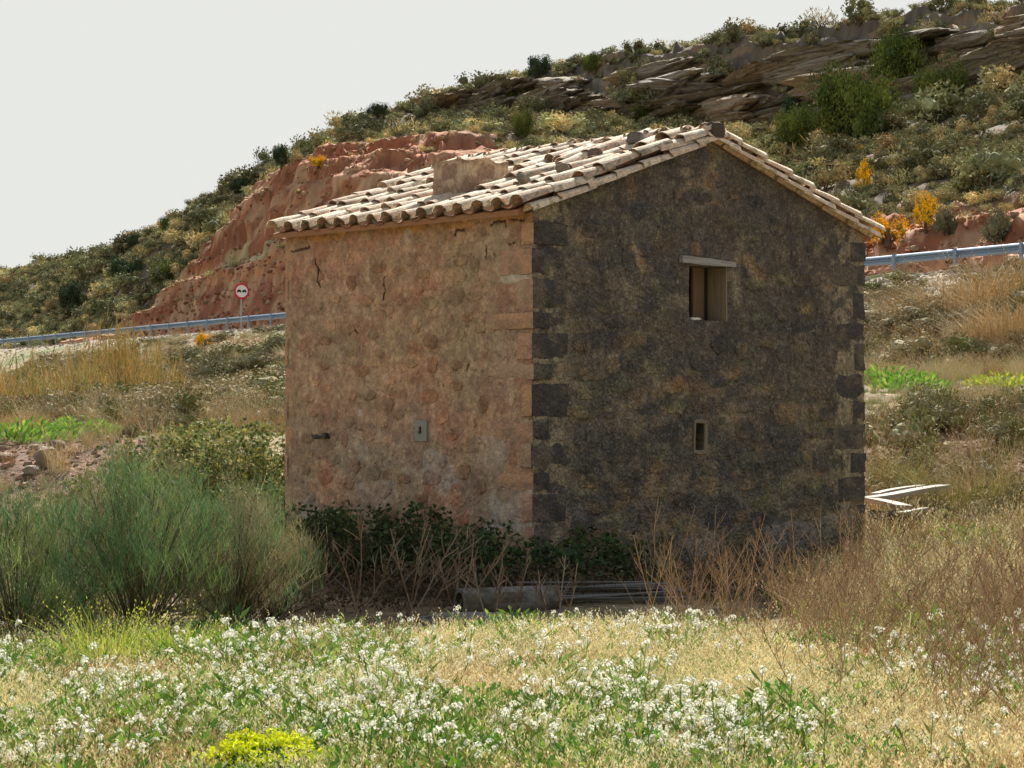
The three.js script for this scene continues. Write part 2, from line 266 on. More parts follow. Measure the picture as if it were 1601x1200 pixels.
function sideWall(x, y) {                               // render over rubble: ochre plaster, bare patches, pale salts and lime near the foot
  const n = fbm(x * 1.1, y * 1.1, 4, 101), m = fbm(x * 3.2 + 2 * n, y * 4.2, 4, 103), f = fbm(x * 22, y * 22, 3, 105), g = fbm(x * 70, y * 70, 2, 107);
  let c = mix3([0.53, 0.315, 0.185], [0.46, 0.295, 0.195], sstep(0.35, 0.65, n));
  c = mix3(c, [0.50, 0.265, 0.165], sstep(0.50, 0.66, fbm(x * 0.9 + 4, y * 0.9, 3, 109)) * 0.75);
  c = mix3(c, [0.36, 0.21, 0.13], sstep(0.50, 0.70, m) * 0.7);                                         // bare brown stones
  c = mix3(c, [0.37, 0.17, 0.10], sstep(0.60, 0.68, fbm(x * 2.6 + 9, y * 3.4 + 4, 4, 111)) * 0.55);       // reddish stones
  c = mix3(c, [0.34, 0.30, 0.18], sstep(0.50, 0.66, fbm(x * 2.1 + 1, y * 2.7, 5, 113)) * 0.45);           // olive algae blotches
  const salt = sstep(0.50, 0.60, fbm(x * 2.4, y * 3.0 + 7, 5, 115) + 0.16 * sstep(2.6, 0.4, x) * sstep(1.5, 0.7, y) - 0.10) * sstep(1.55, 1.0, y + (n - 0.5) * 0.8);
  c = mix3(c, [0.31, 0.245, 0.185], 0.6 * sstep(0.44, 0.56, fbm(x * 1.7 + 3, y * 2.2, 5, 127) + 0.14 * sstep(1.7, 0.6, y) - 0.06) * sstep(1.9, 1.2, y + (m - 0.5) * 0.9)); c = mix3(c, [0.46, 0.40, 0.34], salt * 0.7);
  c = mix3(c, [0.24, 0.17, 0.11], 0.6 * sstep(0.58, 0.7, fbm(x * 1.3, y * 7, 3, 119)) * sstep(0.4, 0.15, y));
  c = mix3(c, [0.55, 0.28, 0.10], sstep(3.22, 3.29, y + (m - 0.5) * 0.07) * sstep(0.3, 0.45, m) * 0.8);  // orange mortar under the eave
  for (const [px, py, rx, ry, k] of [[1.74, 3.21, 0.09, 0.07, 0.8], [2.47, 1.57, 0.07, 0.05, 0.8], [0.25, 2.765, 0.2, 0.04, 0.9], [0.6, 1.2, 0.28, 0.16, 0.35]]) { const r = Math.hypot((x - px) / rx, (y - py) / ry) + (m - 0.5) * 1.2; c = mix3(c, [0.60, 0.52, 0.40], k * sstep(1.25, 0.65, r + (f - 0.5) * 0.9)); }
  const pit = sstep(0.72, 0.80, fbm(x * 17 + 3 * m, y * 17, 3, 121)); c = mix3(c, [0.14, 0.085, 0.05], pit * 0.55);
  c = mix3(c, [0.64, 0.46, 0.30], 0.4 * sstep(0.56, 0.72, fbm(x * 11, y * 12 + 4, 4, 123))); c = mix3(c, [0.27, 0.16, 0.11], 0.45 * sstep(0.54, 0.70, fbm(x * 6.5 + 2 * n, y * 7.5 + 9, 4, 125)));
  for (const L of CRACKS) for (let i = 1; i < L.length - 1; i++) { const d = segD(x + (f - 0.5) * 0.04, y + (g - 0.5) * 0.03, L[i], L[i + 1]); if (d < L[0]) c = mix3(c, [0.05, 0.03, 0.02], sstep(L[0], L[0] * 0.35, d)); }
  return mul3([c[0] * 0.93, c[1] * 0.94, c[2] * 0.95], (0.64 + 0.72 * f) * (0.70 + 0.60 * g));
}
function sideRelief(x, y) {
  let h = 0.4 * fbm(x * 2.5, y * 3, 3, 103) + 0.35 * fbm(x * 9, y * 9, 3, 131) + 0.2 * fbm(x * 40, y * 40, 2, 133);
  for (const L of CRACKS) for (let i = 1; i < L.length - 1; i++) { const d = segD(x, y, L[i], L[i + 1]); if (d < 0.02) h -= 0.4 * (1 - d / 0.02); }
  return h - 0.25 * sstep(0.72, 0.80, fbm(x * 17, y * 17, 3, 121));
}
function gableWall(x, y) {                              // rubble under an almost black crust of lichen, brown stone and mortar showing through
  const wx = x + (fbm(x * 2, y * 2, 3, 141) - 0.5) * 0.35, wy = y + (fbm(x * 2 + 5, y * 2, 3, 143) - 0.5) * 0.25;
  const f = fbm(x * 24, y * 24, 3, 145), g = n2(x * 95, y * 95, 147), n = fbm(wx * 1.0, wy * 1.2, 4, 149);
  const st = fbm(wx * 4.2, wy * 6.5, 2, 181);
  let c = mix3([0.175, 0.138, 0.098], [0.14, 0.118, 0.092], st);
  c = mix3(c, [0.20, 0.125, 0.07], sstep(0.58, 0.70, fbm(wx * 3.4 + 3, wy * 5, 4, 151)) * 0.7);
  c = mix3(c, [0.26, 0.22, 0.155], sstep(0.56, 0.68, fbm(wx * 3.5, wy * 4.5 + 3, 4, 153)) * 0.5);
  c = mix3(c, [0.12, 0.115, 0.045], sstep(0.58, 0.7, fbm(wx * 2.4 + 8, wy * 2.8, 4, 155)) * 0.5);
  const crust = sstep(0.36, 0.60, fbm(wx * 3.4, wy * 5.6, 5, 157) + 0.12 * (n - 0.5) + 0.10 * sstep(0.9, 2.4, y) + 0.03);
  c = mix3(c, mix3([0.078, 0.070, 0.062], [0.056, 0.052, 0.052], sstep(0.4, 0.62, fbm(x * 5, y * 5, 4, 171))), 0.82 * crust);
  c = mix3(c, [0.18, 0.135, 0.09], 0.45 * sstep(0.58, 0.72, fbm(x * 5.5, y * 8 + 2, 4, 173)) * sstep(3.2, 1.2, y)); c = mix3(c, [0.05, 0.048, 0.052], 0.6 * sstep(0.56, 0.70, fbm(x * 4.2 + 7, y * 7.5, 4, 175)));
  c = mix3(c, [0.16, 0.135, 0.105], 0.7 * sstep(0.78, 0.93, g) * sstep(0.35, 0.6, f));                  // pale specks of lichen
  c = mix3(c, [0.20, 0.19, 0.18], 0.45 * sstep(0.52, 0.66, fbm(x * 1.8, y * 2.6, 4, 159)) * sstep(0.95, 0.5, y));
  for (const [px, py, rx, ry, k] of [[2.06, 3.1, 0.08, 0.1, 0.5], [1.2, 3.62, 0.1, 0.16, 0.28], [0.7, 0.42, 0.5, 0.12, 0.35], [2.6, 2.75, 0.08, 0.22, 0.45]]) { const r = Math.hypot((x - px) / rx, (y - py) / ry) + (f - 0.5) * 1.4; c = mix3(c, px > 2.5 ? [0.30, 0.25, 0.17] : [0.26, 0.15, 0.08], k * sstep(1.15, 0.5, r)); }
  const q = Math.max(sstep(0.55, 0.30, x + (f - 0.5) * 0.3), sstep(W - 0.5, W - 0.28, x + (f - 0.5) * 0.3)); c = mix3(c, [0.30, 0.245, 0.165], q * 0.62 * sstep(0.35, 0.55, fbm(x * 9, y * 9, 3, 177)));
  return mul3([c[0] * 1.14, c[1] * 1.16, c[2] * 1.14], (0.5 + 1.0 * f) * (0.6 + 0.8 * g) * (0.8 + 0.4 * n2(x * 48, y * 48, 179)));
}
const gableRelief = (x, y) => { const wx = x + (fbm(x * 2, y * 2, 3, 141) - 0.5) * 0.35, wy = y + (fbm(x * 2 + 5, y * 2, 3, 143) - 0.5) * 0.25; return 0.45 * fbm(wx * 4.2, wy * 6, 3, 161) + 0.3 * fbm(x * 12, y * 12, 3, 163) + 0.25 * n2(x * 60, y * 60, 165); };
const GX = [-0.2, 4.8], GY = [-0.5, 4.3];               // texture windows in metres
const gU = (x) => (x - GX[0]) / (GX[1] - GX[0]), gV = (y) => (y - GY[0]) / (GY[1] - GY[0]);
const win = (fn) => (u, v) => fn(lerp(GX[0], GX[1], u), lerp(GY[0], GY[1], v));
const gableMat = std({ map: colourTex(1280, 1228, win(gableWall)), bumpMap: greyTex(1280, 1228, win(gableRelief)), bumpScale: 0.06, roughness: 1 });
const sideMat = std({ map: colourTex(1280, 1228, win(sideWall)), bumpMap: greyTex(1280, 1228, win(sideRelief)), bumpScale: 0.035, roughness: 1 });
function planar(g, axis) {                              // uv in metres of the wall the piece belongs to
  const p = g.attributes.position, uv = new Float32Array(p.count * 2);
  for (let i = 0; i < p.count; i++) { uv[i * 2] = gU(axis === 'x' ? p.getX(i) + 0.3 * p.getZ(i) * 0 : -p.getZ(i)); uv[i * 2 + 1] = gV(p.getY(i)); }
  g.setAttribute('uv', new THREE.BufferAttribute(uv, 2)); return g;
}
const hole = (s, x0, y0, x1, y1, R) => { const h = new THREE.Path(), e = () => (R() - 0.5) * 0.018; h.moveTo(x0 + e(), y0 + e()); h.lineTo(x0 + e(), (y0 + y1) / 2); h.lineTo(x0 + e(), y1 + e()); h.lineTo((x0 + x1) / 2, y1 + e()); h.lineTo(x1 + e(), y1 + e()); h.lineTo(x1 + e(), (y0 * 2 + y1) / 3); h.lineTo(x1 + e(), y0 + e()); h.lineTo((x0 + x1) / 2, y0 + e()); h.closePath(); s.holes.push(h); };
{
  const R = mulberry(5);
  const shape = () => { const s = new THREE.Shape(); s.moveTo(0, -0.4); s.lineTo(W, -0.4); s.lineTo(W, EAVE); s.lineTo(HALF, APEX); s.lineTo(0, EAVE); s.closePath(); return s; };
  const s = shape(); hole(s, 1.953, 2.433, 2.472, 2.955, R); hole(s, 2.019, 1.215, 2.148, 1.48, R);
  const g = new THREE.ExtrudeGeometry(s, { depth: THICK, bevelEnabled: false }); g.translate(0, 0, -THICK); part('wall', planar(g, 'x'), gableMat, hut).userData.label = 'dark lichen-crusted gable wall with two openings';
  const b = new THREE.ExtrudeGeometry(shape(), { depth: THICK, bevelEnabled: false }); b.translate(0, 0, -D); part('wall', planar(b, 'x'), gableMat, hut);
  const side = (x, m) => { const q = new THREE.BoxGeometry(THICK, EAVE + 0.4, D - 2 * THICK, 1, 1, 1); q.translate(x, (EAVE - 0.4) / 2, -D / 2); return part('wall', planar(q, 'z'), m, hut); };
  // ochre render skin on the side wall, with a waving face and a broken edge at the corners
  const skin = new THREE.PlaneGeometry(D - 0.004, EAVE + 0.38, 60, 56); skin.rotateY(-Math.PI / 2); skin.translate(0, (EAVE - 0.42) / 2, -D / 2);
  const p = skin.attributes.position; for (let i = 0; i < p.count; i++) { const z = -p.getZ(i), y = p.getY(i), e = Math.min(z, D - z); p.setX(i, -0.004 - 0.016 * fbm(z * 1.6, y * 1.6, 3, 171) * sstep(0, 0.2, e)); }
  skin.computeVertexNormals();
  side(THICK / 2 + 0.004, sideMat); side(W - THICK / 2, sideMat);
  part('render_coat', planar(skin, 'z'), sideMat, hut).userData.label = 'ochre patched render on the eave-side wall';
  // quoins: course heights read off the corner; long and short faces alternate
  const quoin = (x0, x1, y0, y1, z0, z1, sd) => {
    const q = mulberry(sd), nx = 6, g = new THREE.BoxGeometry(x1 - x0, y1 - y0, z1 - z0, nx, 4, nx), pp = g.attributes.position, cx = (x0 + x1) / 2, cy = (y0 + y1) / 2, cz = (z0 + z1) / 2;
    for (let i = 0; i < pp.count; i++) {
      const x = pp.getX(i), y = pp.getY(i), z = pp.getZ(i), ex = Math.abs(x) / (x1 - x0) * 2, ey = Math.abs(y) / (y1 - y0) * 2, ez = Math.abs(z) / (z1 - z0) * 2;
      const near = (ex > 0.99) + (ey > 0.99) + (ez > 0.99), r = near > 1 ? 0.010 : 0, w = (n2((x + cx) * 14 + sd, (y + cy) * 14 + (z + cz) * 14, sd) - 0.5) * 0.016;
      pp.setXYZ(i, cx + x - Math.sign(x) * (ex > 0.99 ? r - w : 0), cy + y - Math.sign(y) * (ey > 0.99 ? r * 0.8 - w * 0.8 : 0), cz + z - Math.sign(z) * (ez > 0.99 ? r - w : 0));
    }
    g.computeVertexNormals();
    const uv = g.attributes.uv, nn = g.attributes.normal; for (let i = 0; i < pp.count; i++) { const side = i >= g.groups[0].start ? 0 : 0; uv.setXY(i, gU(Math.abs(nn.getZ(i)) > Math.abs(nn.getX(i)) ? pp.getX(i) : -pp.getZ(i)), gV(pp.getY(i))); }
    return g;
  };
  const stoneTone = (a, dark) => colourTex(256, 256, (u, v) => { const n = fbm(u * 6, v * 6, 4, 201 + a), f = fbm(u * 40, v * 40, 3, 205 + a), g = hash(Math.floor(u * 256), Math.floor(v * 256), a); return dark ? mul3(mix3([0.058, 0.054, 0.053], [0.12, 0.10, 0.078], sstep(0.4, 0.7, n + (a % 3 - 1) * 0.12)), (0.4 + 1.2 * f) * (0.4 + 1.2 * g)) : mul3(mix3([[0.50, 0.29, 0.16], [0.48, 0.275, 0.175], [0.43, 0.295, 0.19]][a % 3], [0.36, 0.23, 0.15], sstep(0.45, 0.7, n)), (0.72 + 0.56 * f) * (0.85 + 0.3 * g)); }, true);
  const own = greyTex(256, 256, (u, v) => 0.6 * tileN(u, v, 12, 7) + 0.4 * tileN(u, v, 50, 8), true);
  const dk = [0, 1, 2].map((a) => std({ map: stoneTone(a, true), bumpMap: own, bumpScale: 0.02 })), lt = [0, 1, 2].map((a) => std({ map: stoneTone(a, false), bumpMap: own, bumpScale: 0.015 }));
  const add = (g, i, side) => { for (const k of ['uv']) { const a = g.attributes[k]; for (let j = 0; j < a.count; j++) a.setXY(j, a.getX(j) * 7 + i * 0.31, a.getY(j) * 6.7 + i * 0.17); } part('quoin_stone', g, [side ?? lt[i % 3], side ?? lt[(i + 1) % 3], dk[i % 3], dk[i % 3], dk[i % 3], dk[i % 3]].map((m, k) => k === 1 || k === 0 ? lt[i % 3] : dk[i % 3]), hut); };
  const C = [3.258, 3.033, 2.769, 2.471, 2.291, 2.021, 1.842, 1.516, 1.319, 1.067, 0.87, 0.59, 0.309, -0.1];
  for (let i = 0; i < C.length - 1; i++) { const long = i % 2 === 0 ? 0 : 1, hasLong = [1, 0, 1, 0, 1, 0, 1, 0, 1, 0, 1, 0, 1][i] ^ 1; const gx = i % 2 ? 0.18 + 0.07 * R() : 0.38 + 0.08 * R(), gz = i % 2 ? 0.42 + 0.12 * R() : 0.14 + 0.08 * R(); add(quoin(-0.012 - 0.022 * R(), gx, C[i + 1] + 0.017, C[i] - 0.010, -gz, 0.008 + 0.022 * R(), 300 + i), i); }
  const E = [3.29, 3.068, 2.81, 2.482, 2.276, 1.973, 1.696, 1.471, 1.182, 0.944, 0.66, 0.36, 0.02];
  for (let i = 0; i < E.length - 1; i++) { const gx = i % 2 ? 0.40 + 0.1 * R() : 0.16 + 0.08 * R(); add(quoin(W - gx, W + 0.006 + 0.026 * R(), E[i + 1] + 0.017, E[i] - 0.010, -0.35, 0.008 + 0.012 * R(), 400 + i), i + 1); }
  for (let i = 0; i < 11; i++) { const y1 = 3.2 - i * 0.29, gz = i % 2 ? 0.16 : 0.36; add(quoin(-0.014, 0.3, y1 - 0.28, y1, -D - 0.008, -D + gz * 0.4, 500 + i), i); }
  // rubble stones standing a little proud of the gable, under the same crust
  const RS = mulberry(77), blk = [], tints = (m, cs) => cs.map(([a, b, c]) => { const k = m.clone(); k.color = rgb(a, b, c); return k; }), gTint = tints(gableMat, [[1, 1, 1], [1.28, 1.2, 1.1], [0.8, 0.8, 0.84], [1.15, 1.02, 0.86], [1.05, 1.1, 0.95]]);
  const blob = (x, y, w, h) => { const n = 11, s2 = new THREE.Shape(); for (let k = 0; k < n; k++) { const a = k / n * 6.2832, e = Math.pow(Math.abs(Math.cos(a)) ** 4 + Math.abs(Math.sin(a)) ** 4, -0.25), r = e * (0.78 + 0.28 * RS()); const X = x + Math.cos(a) * r * w / 2, Y = y + Math.sin(a) * r * h / 2; k ? s2.lineTo(X, Y) : s2.moveTo(X, Y); } s2.closePath(); return s2; };
  for (let tries = 0; tries < 2600 && blk.length < 210; tries++) {
    const w = 0.16 + RS() * 0.26, h = 0.09 + RS() * 0.13, x = 0.55 + RS() * (W - 1.1), y = 0.1 + RS() * 3.8;
    if (y + h > EAVE - 0.1 + (HALF - Math.abs(x - HALF)) * Math.tan(ANG) - 0.1) continue;
    if (x + w / 2 > 1.75 && x - w / 2 < 2.62 && y + h / 2 > 2.36 && y - h / 2 < 3.08) continue;
    if (x + w / 2 > 1.96 && x - w / 2 < 2.2 && y + h / 2 > 1.14 && y - h / 2 < 1.56) continue;
    if (blk.some((b) => Math.abs(b[0] - x) < (b[2] + w) / 2 + 0.01 && Math.abs(b[1] - y) < (b[3] + h) / 2 + 0.01)) continue;
    blk.push([x, y, w, h]);
    const gg = new THREE.ExtrudeGeometry(blob(x, y, w, h), { depth: 0.004, bevelEnabled: true, bevelThickness: 0.004 + RS() * 0.010, bevelSize: 0.014, bevelSegments: 2 }); gg.translate(0, 0, -0.003); part('rubble_stone', planar(gg, 'x'), gTint[Math.floor(RS() * 5)], hut);
  }
}
{
  const RS = mulberry(79), list = [], tint4 = [[0.76, 0.67, 0.62], [1.14, 1.07, 1.0], [0.88, 0.74, 0.68], [0.82, 0.84, 0.78]].map(([a, b, c]) => { const k = sideMat.clone(); k.color = rgb(a, b, c); return k; });
  for (let tries = 0; tries < 1200 && list.length < 95; tries++) {
    const w = 0.09 + RS() * 0.17, h = 0.06 + RS() * 0.09, l = 0.6 + RS() * (D - 0.9), y = 0.2 + RS() * 2.85; if (list.some((b) => Math.abs(b[0] - l) < (b[2] + w) / 2 + 0.03 && Math.abs(b[1] - y) < (b[3] + h) / 2 + 0.03) || (Math.abs(l - 1.53) < 0.2 && Math.abs(y - 1.4) < 0.2) || (Math.abs(l - 3.06) < 0.25 && Math.abs(y - 1.34) < 0.15)) continue; list.push([l, y, w, h]);
    const n = 11, sh = new THREE.Shape(); for (let k = 0; k < n; k++) { const a = k / n * 6.2832, r = 0.72 + 0.42 * RS(), X = l + Math.cos(a) * r * w / 2, Y = y + Math.sin(a) * r * h / 2; k ? sh.lineTo(X, Y) : sh.moveTo(X, Y); } sh.closePath();
    const g = new THREE.ExtrudeGeometry(sh, { depth: 0.003, bevelEnabled: true, bevelThickness: 0.003 + 0.004 * RS(), bevelSize: 0.012, bevelSegments: 2 }); g.rotateY(Math.PI / 2); g.translate(-0.017, 0, 0); part('bare_stone', planar(g, 'z'), tint4[Math.floor(RS() * 4)], hut);
  }
}
// woodwork and small fittings
const woodTex = (a, b, seed) => colourTex(128, 512, (u, v) => mul3(mix3(a, b, fbm(u * 14, v * 1.6, 4, seed)), 0.7 + 0.6 * fbm(u * 50, v * 5, 3, seed + 1)), true);
const bx = (w, h, d, x, y, z) => { const g = new THREE.BoxGeometry(w, h, d); g.translate(x, y, z); return g; };
{
  const grey = std({ map: woodTex([0.42, 0.42, 0.42], [0.15, 0.145, 0.14], 21) }), brown = std({ map: woodTex([0.27, 0.19, 0.115], [0.17, 0.115, 0.07], 25) });
  const win1 = new THREE.Group(); win1.name = 'window'; hut.add(win1);
  const lt = new THREE.BoxGeometry(0.72, 0.066, 0.16, 12, 3, 3), p = lt.attributes.position;
  for (let i = 0; i < p.count; i++) { const x = p.getX(i); p.setY(i, p.getY(i) * (1 - 0.25 * sstep(-0.1, 0.36, x)) - 0.03 * x + 0.008 * (n2(x * 12, p.getZ(i) * 9, 3) - 0.5)); p.setZ(i, p.getZ(i) + 0.012 * (n2(x * 9, p.getY(i) * 20, 4) - 0.5)); }
  lt.computeVertexNormals(); lt.translate(2.184, 2.99, -0.035); const lu = lt.attributes.uv; for (let i = 0; i < lu.count; i++) lu.setXY(i, lu.getY(i) * 0.6, lu.getX(i) * 1.4); part('lintel', lt, grey, win1).userData.label = 'weathered pale wooden lintel beam';
  part('shutter_leaf', bx(0.17, 0.56, 0.03, 2.385, 2.69, -0.30), brown, win1); part('frame_post', bx(0.02, 0.56, 0.05, 2.462, 2.69, -0.27), std({ color: rgb(0.05, 0.04, 0.035) }), win1);
  part('reveal', bx(0.012, 0.52, 0.255, 2.466, 2.69, -0.128), std({ map: woodTex([0.34, 0.27, 0.19], [0.22, 0.165, 0.11], 29) }), win1).userData.label = 'tan boarded reveal of the upper window';
  part('sill_flake', rockGeo(7, 0.12, 0.025, 0.09, 4, 0.3).translate(2.06, 2.452, -0.05), std({ color: rgb(0.62, 0.60, 0.56) }), win1).userData.label = 'white flake lying on the window sill';
  part('inner_board', bx(0.7, 0.7, 0.03, 2.2, 2.7, -0.40), brown, win1);
  const slit = new THREE.Group(); slit.name = 'slit_window'; hut.add(slit);
  const pale = std({ color: rgb(0.20, 0.165, 0.12), bumpMap: rockBump, bumpScale: 0.01 });
  const rs = new THREE.Shape(), R = mulberry(8), rect = [[2.005, 1.195], [2.06, 1.185], [2.17, 1.19], [2.18, 1.3], [2.185, 1.42], [2.165, 1.49], [2.11, 1.51], [2.05, 1.505], [2.01, 1.49], [2.008, 1.35]];
  rect.forEach(([a, b], i) => (i ? rs.lineTo(a, b) : rs.moveTo(a, b))); rs.closePath(); hole(rs, 2.022, 1.217, 2.146, 1.478, R);
  part('rendered_rim', new THREE.ExtrudeGeometry(rs, { depth: 0.012, bevelEnabled: true, bevelSize: 0.006, bevelThickness: 0.006, bevelSegments: 1 }).translate(0, 0, 0.004), pale, slit);
  part('shutter_leaf', bx(0.2, 0.34, 0.02, 2.085, 1.35, -0.25), brown, slit);
  // iron peg and small plate on the side wall
  const iron = std({ color: rgb(0.035, 0.03, 0.028), roughness: 0.6 });
  const pb = new GB(); pb.tube([V(-0.0, 1.335, -3.16), V(-0.05, 1.34, -3.15), V(-0.065, 1.332, -3.07), V(-0.06, 1.336, -2.98), V(-0.01, 1.33, -2.965)], 0.02, 0.017, [1, 1, 1], 6); const pg = pb.build(); pg.deleteAttribute('color'); const peg = part('iron_peg', pg, iron, hut);
  part('peg_knob', rockGeo(4, 0.05, 0.06, 0.06, 4, 0.1).translate(-0.055, 1.345, -2.985), iron, peg); part('peg_knob', rockGeo(5, 0.045, 0.045, 0.07, 4, 0.1).translate(-0.055, 1.333, -3.14), iron, peg);
  const plate = part('meter_plate', bx(0.02, 0.19, 0.17, -0.026, 1.405, -1.525), std({ color: rgb(0.30, 0.30, 0.265), roughness: 0.9, bumpMap: rockBump, bumpScale: 0.006 }), hut); plate.userData.label = 'pale blue-grey plate set in the render';
  part('plate_latch', bx(0.012, 0.055, 0.02, -0.042, 1.415, -1.53), iron, plate); part('plate_latch', bx(0.014, 0.02, 0.035, -0.043, 1.39, -1.535), iron, plate);
}
// roof
const roof = new THREE.Group(); roof.name = 'roof'; hut.add(roof);
const tileTex = (a, b, l, seed) => colourTex(128, 256, (u, v) => { const n = fbm(u * 5, v * 5, 4, seed); return mul3(mix3(mix3(a, b, sstep(0.4, 0.65, n)), mul3(l, 0.75), sstep(0.52, 0.64, fbm(u * 6 + 3, v * 7, 4, seed + 5)) * 0.85), 0.55 + 0.9 * fbm(u * 22, v * 30, 3, seed + 9)); }, true);
const tileMats = [[[0.66, 0.50, 0.36], [0.58, 0.42, 0.29], [0.62, 0.56, 0.44]], [[0.68, 0.54, 0.40], [0.62, 0.50, 0.38], [0.44, 0.38, 0.22]], [[0.60, 0.40, 0.27], [0.66, 0.50, 0.36], [0.64, 0.58, 0.46]], [[0.70, 0.58, 0.44], [0.64, 0.48, 0.34], [0.50, 0.44, 0.30]], [[0.46, 0.30, 0.20], [0.54, 0.40, 0.28], [0.34, 0.30, 0.22]], [[0.52, 0.42, 0.30], [0.40, 0.30, 0.20], [0.26, 0.24, 0.17]]].map(([a, b, l], i) => std({ map: tileTex(a, b, l, 500 + i * 20), bumpMap: own2(), bumpScale: 0.006, roughness: 0.9 }));
const panMats = [[[0.40, 0.20, 0.12], [0.46, 0.28, 0.18], [0.28, 0.22, 0.15]], [[0.36, 0.18, 0.11], [0.42, 0.27, 0.19], [0.34, 0.29, 0.2]]].map(([a, b, l], i) => std({ map: tileTex(a, b, l, 600 + i * 20), roughness: 0.95 }));
function own2() { return own2.t ??= greyTex(128, 256, (u, v) => 0.6 * tileN(u, v, 10, 27) + 0.4 * tileN(u, v, 40, 28), true); }
function tileGeo(len, r0, r1, seed, arch = 1, seg = 9) {   // barrel tile shell: axis +x, wide end at x = 0, convex side up
  const q = mulberry(seed), th = 0.013, pos = [], uv = [], idx = [], nx = 3;
  const chip = Array.from({ length: seg + 1 }, () => (q() - 0.5) * 0.02), sag = (q() - 0.5) * 0.01;
  for (let lay = 0; lay < 2; lay++) for (let i = 0; i <= nx; i++) for (let k = 0; k <= seg; k++) {
    const u = i / nx, a = Math.PI * (k / seg), r = lerp(r0, r1, u) - lay * th + (n2(u * 3 + seed, k * 0.8, seed) - 0.5) * 0.007;
    pos.push(u * len + (i === 0 ? chip[k] : i === nx ? chip[seg - k] : 0), Math.sin(a) * r * arch + sag * Math.sin(u * 3.14), -Math.cos(a) * r); uv.push(k / seg, u);
  }
  const n = seg + 1, o = (nx + 1) * n;
  for (let i = 0; i < nx; i++) for (let k = 0; k < seg; k++) { const a = i * n + k; idx.push(a, a + 1, a + n + 1, a, a + n + 1, a + n, o + a, o + a + n + 1, o + a + 1, o + a, o + a + n, o + a + n + 1); }
  for (let k = 0; k < seg; k++) { idx.push(k, o + k, o + k + 1, k, o + k + 1, k + 1); const e = nx * n + k; idx.push(e, e + 1, o + e + 1, e, o + e + 1, o + e); }
  for (let i = 0; i < nx; i++) for (const k of [0, seg]) { const a = i * n + k; idx.push(a, a + n, o + a + n, a, o + a + n, o + a); }
  const g = new THREE.BufferGeometry(); g.setAttribute('position', new THREE.Float32BufferAttribute(pos, 3)); g.setAttribute('uv', new THREE.Float32BufferAttribute(uv, 2)); g.setIndex(idx);
  const ng = g.toNonIndexed(); ng.computeVertexNormals(); g.computeVertexNormals(); return g;
}
